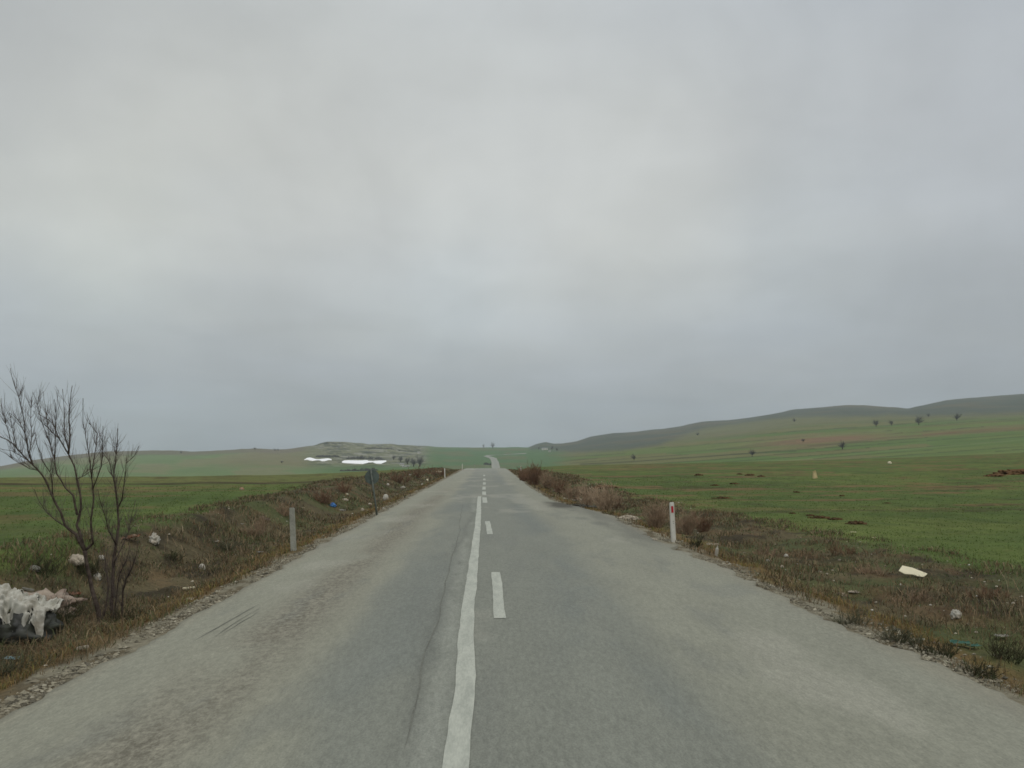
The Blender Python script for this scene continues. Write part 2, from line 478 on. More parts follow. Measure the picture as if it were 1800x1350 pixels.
def ground_tint(x, y, z):
    r = np.hypot(x, y)
    px, py = project(x, y, z)
    px = np.where(y > 0, px, 900)
    s = x - xc(y)
    s = np.where(s > 0, np.maximum(s - (edge_r(y) - 4.08) * sstep(.5, 2.5, s), .001), s)
    th = np.arctan2(x, y) - YAW
    pxl = np.clip(px, -300, 2100)
    rc = interp(pxl, RC)
    n1 = fbm(x * .5, y * .5, 21, 5)
    n2 = fbm(x * 2.2, y * 1.4, 22, 5, .6)
    n3 = fbm(x * .12, y * .12, 23, 4)
    # ---- near fields
    green = np.broadcast_to(C(80, 96, 48), x.shape + (3,)).copy()
    green = mixc(green, C(91, 102, 52), sstep(.42, .62, n3))
    green = mixc(green, C(70, 86, 45), sstep(.5, .7, n1) * .7)
    # stripes of drilled rows
    row = .5 + .5 * np.sin((x * .97 + y * .24) * 5.2 + 3 * n3)
    green = mixc(green, C(80, 88, 48), row * .25 * (r < 80))
    soilm = soil_mask(x, y, s, r)
    green = mixc(green, C(112, 88, 62), soilm * .68)
    green = mixc(green, C(66, 58, 38), sstep(.63, .68, fbm(x * .16 + 9, y * .9, 29, 5, .6)) * np.where(s > 0, sstep(22, 35, r), 0) * .55)
    # left: dark terrace step and yellow strip behind
    dn = (fbm(x * .1, y * .1, 26, 3) - .5) * 4
    lip = interp(pxl, [(-300, 60), (0, 58), (300, 56), (540, 57), (620, 60)])
    dk = np.exp(-((r - lip - dn * .5) / 3.0) ** 4) * (px < 640) * (s < -8)
    yel = sstep(1.0, 6.0, r - lip - dn * .5) * (s < -8) * (1 - sstep(600, 800, px))
    green = mixc(green, C(99, 103, 58), yel * .85)
    green = mixc(green, C(58, 50, 32), np.clip(dk * (.1 + 1.6 * n1), 0, 1) * .9)
    clod = sstep(.56, .64, fbm(x * .5, y * .8, 41, 4, .6)) * yel
    green = mixc(green, C(74, 62, 42), clod * .7)
    # green belt behind the left verge
    # ---- verge
    verge = np.broadcast_to(C(90, 82, 60), x.shape + (3,)).copy()
    verge = mixc(verge, C(62, 56, 42), sstep(.46, .62, n2))
    verge = mixc(verge, C(78, 84, 52), sstep(.46, .62, n1) * .85)
    verge = mixc(verge, C(104, 84, 60), sstep(.55, .7, fbm(x * 1.3, y * .8, 27, 5)) * .5)
    vl = verge_left(y) + (n2 - .5) * 1.6 + (n1 - .5) * 1.2
    vr = verge_right(y) + (n2 - .5) * 2.0 + (n1 - .5) * 2.0
    isv = np.where(s < 0, sstep(-.35, .35, s - vl), sstep(-.5, .5, vr - s))
    c = mixc(green, verge, isv)
    # tan strip by the road, then gravel
    tan = np.where(s < 0, sstep(-5.1, -4.6, s + (n2 - .5)), 1 - sstep(4.9, 5.5, s + (n2 - .5)))
    c = mixc(c, C(116, 94, 60), tan * .6)
    grav = np.where(s < 0, sstep(-4.3, -3.95, s + (n2 - .5) * .9), 1 - sstep(4.45, 4.85, s + (n2 - .5) * 1.3))
    gcol = mixc(np.broadcast_to(C(128, 123, 105), x.shape + (3,)), C(96, 88, 70), sstep(.45, .65, fbm(x * 5, y * 3, 28, 4)))
    c = mixc(c, gcol, grav * .95)
    # ---- far country
    f = np.broadcast_to(C(84, 108, 66), x.shape + (3,)).copy()
    wob = (fbm(x / 140, y / 140, 31, 4) - .5)
    q = py + .072 * (px - 1000) + wob * 4
    sk = interp(pxl, SKY)
    # right: terraces
    right = sstep(930, 1010, px)
    band = np.floor(q / 5.5)
    hb = _hash(band, band * 0 + np.floor((px + wob * 300 + band * 77) / 330), 5)
    fr = mixc(np.broadcast_to(C(86, 106, 56), x.shape + (3,)).copy(), C(96, 110, 60), sstep(.3, .5, hb))
    fr = mixc(fr, C(108, 102, 68), sstep(.76, .8, hb) * .7)
    edge = np.exp(-((q / 5.5 - band) / .2) ** 2) * sstep(.45, .55, _hash(band, band * 0 + np.floor((px + band * 50) / 210), 6))
    fr = mixc(fr, C(58, 66, 40), edge * .8)
    upper = sstep(16, 2, py - interp(pxl, YW))
    fr = mixc(fr, C(104, 102, 74), upper * .8)
    red = np.exp(-((px - 1440) / 110) ** 2 - ((q - 806) / 7) ** 2)
    fr = mixc(fr, C(122, 94, 74), np.clip(red * 1.1, 0, .8))
    for ln, cl_, wd, st_ in (
            ([(1020, 816), (1115, 811), (1200, 805), (1290, 799), (1400, 793)], (52, 58, 38), .9, .85), ([(1400, 789), (1555, 770), (1650, 763), (1800, 755.5)], (84, 70, 52), 1.0, .6),
            ([(1489, 754), (1622, 750.5), (1800, 738)], (92, 80, 58), 1.2, .6), ([(1700, 806), (1744, 802.5), (1800, 798)], (56, 48, 34), 1.3, .8), ([(1622, 764.5), (1733, 755.5), (1800, 752)], (108, 78, 56), 1.6, .6),
            ([(1280, 814), (1400, 807.5), (1555, 793), (1800, 773)], (112, 126, 78), .9, .6), ([(1140, 820), (1210, 816.5), (1300, 814)], (70, 66, 46), 1.0, .6), ([(1000, 808), (1200, 795), (1400, 776)], (78, 84, 52), 1.1, .5),
            ([(1240, 790), (1400, 770), (1560, 757)], (118, 122, 80), 1.2, .5)):
        yl = interp(px, ln)
        on = np.exp(-((py + wob * 2 - yl) / wd) ** 2) * (px > ln[0][0]) * (px < ln[-1][0]) * (.4 + 1.1 * fbm(px / 25, py / 40, 43, 3))
        fr = mixc(fr, C(*cl_), np.clip(on, 0, 1) * st_)
    f = mixc(f, fr, right)
    # left hills
    lh = 1 - sstep(520, 600, px)
    fl = np.broadcast_to(C(100, 118, 78), x.shape + (3,)).copy()
    fl = mixc(fl, C(118, 116, 86), sstep(.45, .6, fbm(px / 90, py / 9, 33, 3)) * .7)
    fl = mixc(fl, C(112, 108, 80), sstep(350, 420, px + (py - 815) * 2.5) * (1 - sstep(812, 830, py)) * .8)
    fl = mixc(fl, C(104, 98, 82), sstep(9, 4, py - sk) * .9)
    f = mixc(f, fl, lh)
    # stony hillock
    hk = sstep(520, 575, px) * (1 - sstep(735, 770, px)) * sstep(826, 812, py)
    st = fbm(x / 14, y / 14, 35, 5, .65)
    fh = mixc(np.broadcast_to(C(112, 112, 86), x.shape + (3,)), C(136, 134, 122), sstep(.52, .6, st))
    fh = mixc(fh, C(62, 66, 54), sstep(.53, .62, fbm(x / 22, y / 22, 36, 5, .65)))
    f = mixc(f, fh, hk * .95)
    # centre
    ce = sstep(740, 790, px) * (1 - sstep(960, 1020, px))
    fc = mixc(np.broadcast_to(C(80, 106, 70), x.shape + (3,)), C(96, 102, 72), sstep(.45, .6, fbm(px / 50, py / 5, 37, 3)))
    f = mixc(f, fc, ce * .8)
    # back hills
    rs = interp(pxl, RS)
    dl = interp(pxl, [(-300, 0), (900, 0), (930, 790), (1000, 793), (1100, 789), (1160, 781), (1200, 766), (1240, 751), (1300, 743), (1400, 731.5), (1500, 731), (1578, 729.5), (1640, 729), (1711, 727), (1800, 724), (2100, 716)]) + wob * 3
    bk = sstep(7, -5, py - dl + (fbm(px / 30, py / 6, 39, 4) - .5) * 6) * .92 * sstep(700, 900, r)
    fb = mixc(np.broadcast_to(C(74, 82, 72), x.shape + (3,)), C(90, 88, 72), sstep(.45, .65, fbm(x / 120, y / 200, 38, 5)))
    f = mixc(f, fb, bk)
    t = sstep(1.0, 1.25, r / rc)
    t = np.where(np.abs(th) > math.radians(36), sstep(120, 300, r), t)
    return mixc(c, f, t)

tint = ground_tint(GX, GY, GZ)
nt_, nr_ = GX.shape
V = np.stack([GX, GY, GZ], -1).reshape(-1, 3)
idx = np.arange(nt_ * nr_).reshape(nt_, nr_)
i0 = idx; i1 = np.roll(idx, -1, axis=0)
Q = np.stack([i0[:, :-1], i0[:, 1:], i1[:, 1:], i1[:, :-1]], -1).reshape(-1, 4)
# thinning far outside the frame is already coarse; orient faces upward
g_me = mesh_np('ground', V, Q[:, ::-1], tint.reshape(-1, 3))
ground = link('ground', g_me, M['ground']); tag(ground, kind='structure')

# ------------------------------------------------------------------ road
def road_strip(name, cx, cy, half_l, half_r, nlat, zfun, tintfun):
    cx, cy = np.asarray(cx), np.asarray(cy)
    tx, ty = np.gradient(cx), np.gradient(cy)
    n = np.hypot(tx, ty); tx, ty = tx / n, ty / n
    lat = np.linspace(0, 1, nlat)
    S = -half_l[:, None] + (half_l + half_r)[:, None] * lat[None]
    X = cx[:, None] + ty[:, None] * S; Y = cy[:, None] - tx[:, None] * S
    Z = zfun(X, Y, S)
    # a skirt on both sides gives the slab its thickness
    X = np.concatenate([X[:, :1] , X, X[:, -1:]], 1); Y = np.concatenate([Y[:, :1], Y, Y[:, -1:]], 1)
    S2 = np.concatenate([S[:, :1] - .02, S, S[:, -1:] + .02], 1)
    Z = np.concatenate([Z[:, :1] - .12, Z, Z[:, -1:] - .12], 1)
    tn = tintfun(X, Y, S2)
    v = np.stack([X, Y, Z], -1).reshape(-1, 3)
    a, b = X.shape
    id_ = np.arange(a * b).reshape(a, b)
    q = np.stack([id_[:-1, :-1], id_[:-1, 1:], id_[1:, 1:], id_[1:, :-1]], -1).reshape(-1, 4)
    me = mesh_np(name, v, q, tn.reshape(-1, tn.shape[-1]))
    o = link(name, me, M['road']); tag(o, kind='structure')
    return o

def road_z(X, Y, S):
    near = 1 - sstep(165, 240, Y)
    zn = zroad(Y) + .03 * (1 - (S / 4.0) ** 2)
    zf = ground_h(X, Y) + .35
    return zn * near + zf * (1 - near)

def road_tint(X, Y, S):
    n1 = fbm(X * .9, Y * .22, 51, 5, .6)
    n2 = fbm(X * 2.5, Y * .5, 52, 5, .6)
    n3 = fbm(X * .3, Y * .07, 53, 4)
    c = np.broadcast_to(C(121, 123, 112), X.shape + (3,)).copy()
    # pale dusty outer bands, bluer driven middle
    c = mixc(c, C(139, 138, 121), sstep(1.3, 2.0, S + (n1 - .5) * 1.4) * .6)
    c = mixc(c, C(139, 138, 121), sstep(-1.2, -1.8, S + (n1 - .5) * 1.2) * .75)
    c = mixc(c, C(111, 115, 108), np.exp(-((S - 1.25 + (n3 - .5)) / .5) ** 2) * sstep(.42, .6, n1) * .8)
    c = mixc(c, C(111, 115, 108), np.exp(-((S + .95 + (n3 - .5) * .5) / .45) ** 2) * sstep(.42, .6, n1) * .6)
    # rough brown gravelled band left of the wheel track
    br = np.exp(-((S + 2.35 + (n3 - .5) * .5) / .42) ** 2) * sstep(.12, .42, fbm(X * .8, Y * .25, 57, 4, .6)) * (1 - sstep(35, 60, Y))
    rg = .35 * sstep(.45, .6, fbm(X * .7, Y * .2, 58, 4)) * sstep(1.2, 2.2, S)
    grain = np.clip(br + rg, 0, 1)
    c = mixc(c, C(120, 114, 99), np.clip(br, 0, 1) * .6)
    # patches and old repairs
    c = mixc(c, C(112, 114, 106), sstep(.6, .72, n2) * .35)
    c = mixc(c, C(154, 152, 138), sstep(.62, .75, fbm(X * .7 + 4, Y * .3, 54, 4)) * .4)
    # dark damp edge on the right
    dm = sstep(3.0, 3.7, S + (n2 - .5) * 1.2) * sstep(16, 20, Y) * (1 - sstep(33, 40, Y))
    c = mixc(c, C(100, 100, 90), dm * .7)
    pd = np.exp(-((S - 3.0) / .55) ** 4 - ((Y - 33.6) / 2.2) ** 4)
    c = mixc(c, C(62, 60, 50), np.clip(pd * (.4 + 1.2 * n2), 0, .9))
    # transverse band near the crest
    tb = np.exp(-((Y - 122 + n1 * 4) / 3.0) ** 2) * sstep(0, -2, S) * .6
    c = mixc(c, C(118, 106, 92), tb)
    # longitudinal crack
    ck = np.abs(S - (-.60 + .05 * np.sin(Y * .5) + (fbm(Y * .4, Y * 0, 55, 3) - .5) * .3))
    c = mixc(c, C(96, 97, 90), np.exp(-(ck / .06) ** 2) * sstep(4, 7, Y) * (1 - sstep(24, 40, Y)) * .5)
    # old ghost line
    gl = np.abs(S - (-.45 + .05 * np.sin(Y * .3)))
    c = mixc(c, C(148, 150, 138), np.exp(-(gl / .10) ** 2) * sstep(.4, .6, n2) * .5 * (Y < 40))
    # dirty edges
    c = mixc(c, C(132, 126, 108), (sstep(-3.35, -3.6, S) + sstep(3.7, 4.1, S)) * .5)
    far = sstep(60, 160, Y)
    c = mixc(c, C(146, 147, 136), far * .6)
    return np.concatenate([c, grain[..., None]], -1)

ya = np.concatenate([np.arange(-30, 2, 1.0), np.arange(2, 45, .16), np.arange(45, 110, .6), np.arange(110, 200, 1.2), np.arange(200, 861, 10.0)])
wl = 3.62 + ((fbm(ya * 1.3, ya * 0, 61, 5, .65) - .5) * .34 + (fbm(ya * .22, ya * 0, 62, 3) - .5) * .3) * (1 - .7 * sstep(30, 70, ya)) - .25 * sstep(60, 140, ya)
wr_ = edge_r(ya) + ((fbm(ya * 1.5, ya * 0, 63, 5, .7) - .5) * .55 + (fbm(ya * .25, ya * 0, 64, 3) - .5) * .5) * (1 - .75 * sstep(25, 60, ya))
wl = wl + .5 * sstep(200, 500, ya); wr_ = wr_ + .5 * sstep(200, 500, ya)
near_cx = xc(ya)
# far bend, laid on the slope beyond the dip
far_px = [(870.6, 818), (870, 812), (868, 808.5), (864.5, 805.6), (860, 803.8), (855, 802.6)]
fp = [hit(a, b, 600.0)[0] for a, b in far_px]
bend = [Vector((xc(780.), 780, 0)), Vector((xc(860.), 860, 0))] + fp
# after the bend the road swings right along the hill
for a, b in ((858, 801.2), (868, 800.2), (886, 799.2), (905, 798.4), (925, 797.6)):
    bend.append(hit(a, b, 1150.0)[0])
bx = np.array([p.x for p in bend]); by = np.array([p.y for p in bend])
def catmull(xs, ys, k=10):
    ox, oy = [], []
    for i in range(len(xs) - 1):
        p = [max(i - 1, 0), i, i + 1, min(i + 2, len(xs) - 1)]
        for t in np.linspace(0, 1, k, endpoint=False):
            w = [-.5 * t + t * t - .5 * t ** 3, 1 - 2.5 * t * t + 1.5 * t ** 3, .5 * t + 2 * t * t - 1.5 * t ** 3, -.5 * t * t + .5 * t ** 3]
            ox.append(sum(w[j] * xs[p[j]] for j in range(4))); oy.append(sum(w[j] * ys[p[j]] for j in range(4)))
    return np.array(ox + [xs[-1]]), np.array(oy + [ys[-1]])
fx, fy = catmull(bx, by)
keep = fy >= 0
all_x = np.concatenate([near_cx, fx[11:]]); all_y = np.concatenate([ya, fy[11:]])
hl = np.concatenate([wl, np.full(len(fx) - 11, 4.3)]); hr = np.concatenate([wr_, np.full(len(fx) - 11, 4.6)])
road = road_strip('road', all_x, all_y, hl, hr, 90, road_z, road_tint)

# painted markings
def marking(name, y0, y1, sfun, width, step=.3):
    yy = np.arange(y0, y1 + step * .5, step)
    s = sfun(yy)
    e1 = (fbm(yy * 2.1, yy * 0, 71, 4, .6) - .5) * .03; e2 = (fbm(yy * 2.3, yy * 0 + 5, 72, 4, .6) - .5) * .03
    a = np.stack([xc(yy) + s - width / 2 + e1, yy], -1); b = np.stack([xc(yy) + s + width / 2 + e2, yy], -1)
    za = zroad(yy) + .03 * (1 - (s / 4.) ** 2) + .006
    v = np.concatenate([np.column_stack([a, za]), np.column_stack([b, za])])
    n = len(yy)
    q = np.array([(i, n + i, n + i + 1, i + 1) for i in range(n - 1)])
    o = link(name, mesh_np(name, v, q), M['paint']); tag(o, kind='structure')
    return o
def solid_s(y):
    return interp(y, [(0, -.2), (5, -.21), (7, -.2), (9, -.255), (11, -.275), (14, -.27), (18, -.28), (22, -.27), (27, -.27), (32, -.27), (37, -.28), (42, -.27)])
marking('solid_centre_line', 1.0, 40.5, solid_s, .165)
def dash_s(y): return interp(y, [(5, .11), (10, .115), (14, .11), (20, .06), (25, .0), (36, -.03), (50, -.07), (70, -.05), (120, -.05)])
for a, b in ((9.85, 13.7), (20.5, 24.7), (34.8, 39.6), (42.2, 46.5), (49.2, 54.0), (58.5, 63.5), (70.0, 75.5), (86.0, 92.0)):
    marking('centre_dash', a, b, dash_s, .145 if a < 30 else .2)

M['crack'] = mat_plain('dark crack fill', (108, 109, 100), .25, 9, .95, .1)
def crack(name, y0, y1, sfun, width, seed):
    yy = np.arange(y0, y1, .12)
    s = sfun(yy) + (fbm(yy * .5, yy * 0 + seed, 55, 4) - .5) * .12
    w_ = width * (.3 + 1.3 * fbm(yy * 1.2, yy * 0 + seed, 56, 3)) * np.minimum(1, np.minimum(yy - y0, y1 - yy) * 1.5 + .05)
    za = zroad(yy) + .03 * (1 - (s / 4.) ** 2) + .005
    v = np.concatenate([np.column_stack([xc(yy) + s - w_ / 2, yy, za]), np.column_stack([xc(yy) + s + w_ / 2, yy, za])])
    n = len(yy)
    o = link(name, mesh_np(name, v, np.array([(i, n + i, n + i + 1, i + 1) for i in range(n - 1)])), M['crack']); tag(o, kind='structure')
crack('road_crack', 5.5, 34.0, lambda y: interp(y, [(5, -.58), (10, -.63), (14, -.66), (18, -.72), (22, -.75), (28, -.85), (34, -.95)]), .012, 1)
for i, (a, b, s0, s1) in enumerate(((8.7, 11.0, -3.05, -2.98), (8.9, 10.8, -2.94, -2.9), (9.0, 10.5, -2.86, -2.84), (20.5, 23.5, -2.5, -2.55))):
    crack('road_scratch', a, b, lambda y: s0 + (s1 - s0) * (y - a) / (b - a), .013, 5 + i)

# ------------------------------------------------------------------ blades (ground cover nobody could count)
def blades(name, x, y, h, w, tint, lean=.5, curl=True):
    n = len(x)
    z = ground_h(x, y) - .01
    a = RNG.uniform(0, 2 * math.pi, n)
    dx, dy = np.cos(a) * w * .5, np.sin(a) * w * .5
    la = RNG.uniform(0, 2 * math.pi, n); ll = RNG.uniform(0, lean, n) * h
    p0 = np.stack([x - dx, y - dy, z], -1); p1 = np.stack([x + dx, y + dy, z], -1)
    mx, my = x + np.cos(la) * ll * .35, y + np.sin(la) * ll * .35
    p2 = np.stack([mx + dx * .7, my + dy * .7, z + h * .6], -1); p3 = np.stack([mx - dx * .7, my - dy * .7, z + h * .6], -1)
    p4 = np.stack([x + np.cos(la) * ll, y + np.sin(la) * ll, z + h * (1 - .3 * ll / np.maximum(h, 1e-4))], -1)
    v = np.stack([p0, p1, p2, p3, p4], 1).reshape(-1, 3)
    b = np.arange(n)[:, None] * 5
    q = np.concatenate([b + np.array([0, 1, 2]), b + np.array([0, 2, 3]), b + np.array([3, 2, 4])])
    t = np.repeat(tint, 5, axis=0)
    me = mesh_np(name, v, q, t, smooth=False)
    o = link(name, me, M['blade'])
    return o

def samp_y(n, y0, y1, p):
    u = RNG.uniform(0, 1, n); k = 1 - p
    return (y0 ** k + u * (y1 ** k - y0 ** k)) ** (1 / k)

def pick(cols, wts, n, var=.18):
    k = RNG.choice(len(cols), n, p=np.array(wts) / sum(wts))
    c = np.array([lin(q) for q in cols])[k]
    return c * RNG.uniform(1 - var, 1 + var, (n, 1))

DRY = [(118, 102, 77), (101, 90, 69), (140, 123, 96), (82, 76, 59), (110, 89, 66), (87, 93, 61)]
# left verge: dry grass
n = 80000
y = samp_y(n, 3.0, 140, 1.25); vl = verge_left(y)
s = -3.95 - RNG.uniform(0, 1, n) ** .85 * (-3.95 - vl + .6)
cl = fbm(s * 1.1, y * .8, 81, 4, .6)
k = RNG.uniform(0, 1, n) < sstep(.34, .58, cl) * .95 + .08
y, s, cl = y[k], s[k], cl[k]; n = len(y)
h = RNG.uniform(.02, .12, n) * (.5 + 1.3 * sstep(.4, .65, cl)) * (1 + .5 * sstep(35, 80, y))
left_dry = blades('dry_verge_grass', xc(y) + s, y, h, np.maximum(.006, .00085 * y), pick(DRY, (3, 4, 1.5, 3, 2, 4), n), 1.7)
tag(left_dry, 'low brown and tan dry grass covering the ditch and bank left of the road', 'dry grass', kind='stuff')
# right verge: dry grass
n = 90000
y = samp_y(n, 3.0, 140, 1.25); vr = verge_right(y)
s = 4.35 + RNG.uniform(0, 1, n) ** .9 * (vr + .8 - 4.35)
cl = fbm(s * 1.1 + 40, y * .8, 82, 4, .6)
k = RNG.uniform(0, 1, n) < sstep(.34, .58, cl) * .95 + .1
y, s, cl = y[k], s[k], cl[k]; n = len(y)
h = RNG.uniform(.02, .13, n) * (.5 + 1.3 * sstep(.4, .65, cl)) * (1 + .5 * sstep(35, 80, y))
right_dry = blades('dry_verge_grass', xc(y) + s + edge_r(y) - 4.08, y, h, np.maximum(.006, .00085 * y), pick(DRY, (3, 4, 2, 2.5, 3, 3), n), 1.7)
tag(right_dry, 'brown tangled dry grass covering the verge right of the road', 'dry grass', kind='stuff')
# tan strip along both road edges
n = 26000
y = samp_y(n, 3.0, 110, 1.3)
side = RNG.uniform(0, 1, n) < .5
s = np.where(side, -4.25 - np.abs(RNG.normal(0, .28, n)), 4.75 + np.abs(RNG.normal(0, .3, n)))
cl = fbm(s * .4, y * .9, 83, 4)
k = RNG.uniform(0, 1, n) < sstep(.4, .55, cl); y, s = y[k], s[k]; n = len(y)
tan = blades('roadside_tan_grass', xc(y) + np.where(s > 0, s + edge_r(y) - 4.08, s), y, RNG.uniform(.04, .13, n), np.maximum(.006, .0008 * y),
             pick([(138, 116, 76), (122, 98, 66), (124, 116, 70), (104, 106, 60)], (3, 2, 1.5, 1), n), 1.0)
tag(tan, 'short tan and mossy grass fringe along both edges of the asphalt', 'grass', kind='stuff')
# taller dead stalks standing out of the grass
n = 9000
y = samp_y(n, 3.5, 70, 1.25); side = RNG.uniform(0, 1, n) < .5
s = np.where(side, RNG.uniform(-7.2, -4.3, n), edge_r(y) + RNG.uniform(.5, 5.0, n))
cl = fbm(s * .7 + 9, y * .5, 87, 4); k = RNG.uniform(0, 1, n) < sstep(.52, .66, cl); y, s = y[k], s[k]; n = len(y)
stk = blades('dead_stalks', xc(y) + s, y, RNG.uniform(.12, .34, n), np.maximum(.0035, .0006 * y),
             pick([(140, 122, 96), (116, 100, 80), (96, 82, 66), (152, 138, 114)], (3, 3, 2, 1), n), 1.3)
tag(stk, 'thin dead weed stalks standing above the verge grass on both sides', 'dead stalks', kind='stuff')
# dark green weeds on the bank
n = 34000
y = samp_y(n, 3.0, 60, 1.3)
side = RNG.uniform(0, 1, n) < .6
s = np.where(side, RNG.uniform(-7.2, -4.3, n), RNG.uniform(4.9, 9.0, n))
cl = fbm(s * .9, y * .5, 84, 4)
k = RNG.uniform(0, 1, n) < sstep(.5, .62, cl); y, s = y[k], s[k]; n = len(y)
weeds = blades('low_weeds', xc(y) + s, y, RNG.uniform(.02, .09, n), np.maximum(.014, .0011 * y),
               pick([(78, 88, 54), (94, 104, 68), (64, 68, 48), (106, 112, 80)], (3, 2, 3, 1), n), 1.6)
tag(weeds, 'dark green low weeds scattered over both ditches', 'weeds', kind='stuff')
# winter wheat blades in the near fields
n = 200000
y = samp_y(n, 4.0, 75, 1.15)
side = RNG.uniform(0, 1, n) < .42
s = np.where(side, verge_left(y) + .4 - RNG.exponential(1, n) * (5 + .28 * y), verge_right(y) - .4 + RNG.exponential(1, n) * (5 + .3 * y))
s = np.where(np.abs(s) > 60, np.sign(s) * RNG.uniform(12, 60, n), s)
rowk = .5 + .5 * np.sin((s * .97 + y * .24) * 5.2)
rad = np.hypot(s, y)
k = (RNG.uniform(0, 1, n) < (.25 + .75 * rowk ** 1.5) * (1 - .92 * soil_mask(xc(y) + s, y, s, rad))) & ~((s < 0) & (rad > 50)); y, s = y[k], s[k]; n = len(y)
wheat = blades('winter_wheat', xc(y) + s, y, RNG.uniform(.02, .06, n), np.maximum(.007, .0009 * y),
               pick([(82, 100, 49), (91, 106, 54), (73, 90, 45), (104, 111, 63)], (4, 3, 3, 1), n), 1.2)
tag(wheat, 'short green winter wheat sprouting in the fields beside the road', 'crop', kind='stuff')

# pebbles and crumbs
def pebbles(name, x, y, size, tint, mat):
    n = len(x)
    base = np.array([(1, 0, 0), (-1, 0, 0), (0, 1, 0), (0, -1, 0), (0, 0, 1), (0, 0, -1)], float)
    fc = np.array([(0, 2, 4), (2, 1, 4), (1, 3, 4), (3, 0, 4), (2, 0, 5), (1, 2, 5), (3, 1, 5), (0, 3, 5)])
    j = base[None] * RNG.uniform(.55, 1.2, (n, 6, 3)) + RNG.uniform(-.25, .25, (n, 6, 3))
    j[..., 2] *= .6
    a = RNG.uniform(0, 6.283, n); ca, sa = np.cos(a)[:, None], np.sin(a)[:, None]
    jx, jy = j[..., 0] * ca - j[..., 1] * sa, j[..., 0] * sa + j[..., 1] * ca
    z = ground_h(x, y)
    v = np.stack([x[:, None] + jx * size[:, None], y[:, None] + jy * size[:, None], z[:, None] + (j[..., 2] + .2) * size[:, None]], -1).reshape(-1, 3)
    f = (np.arange(n)[:, None, None] * 6 + fc[None]).reshape(-1, 3)
    return link(name, mesh_np(name, v, f, np.repeat(tint, 6, axis=0), smooth=False), mat)
n = 26000
y = samp_y(n, 3.0, 60, 1.3)
side = RNG.uniform(0, 1, n) < .5
s = np.where(side, -3.66 - np.abs(RNG.normal(0, .24, n)), 4.12 + np.abs(RNG.normal(0, .34, n)))
cl = fbm(s * 1.5, y * .45, 85, 4, .6)
k = RNG.uniform(0, 1, n) < sstep(.42, .6, cl); y, s = y[k], s[k]; n = len(y)
peb = pebbles('roadside_gravel', xc(y) + np.where(s > 0, s + edge_r(y) - 4.08, s), y, RNG.uniform(.005, .016, n) * RNG.choice([1, 1, 1, 2.2], n) * (1 + y * .012),
              pick([(138, 132, 114), (118, 112, 96), (156, 150, 132), (92, 88, 76)], (4, 3, 1, 2), n), M['pebble'])
tag(peb, 'pale gravel crumbled along the broken edges of the asphalt', 'gravel', kind='stuff')
n = 2400
y = samp_y(n, 4.0, 90, 1.2)
side = RNG.uniform(0, 1, n) < .5
s = np.where(side, RNG.uniform(-8, -4.2, n), RNG.uniform(4.8, 9.5, n))
cl = fbm(s * .8, y * .5, 86, 4); k = RNG.uniform(0, 1, n) < sstep(.5, .68, cl) + .06; y, s = y[k], s[k]; n = len(y)
st = pebbles('scattered_stones', xc(y) + s, y, RNG.uniform(.008, .028, n) * (1 + .02 * y), pick([(172, 164, 146), (140, 132, 116), (196, 192, 178)], (3, 4, 1), n), M['pebble'])
tag(st, 'small pale stones scattered through the verge grass', 'stones', kind='stuff')

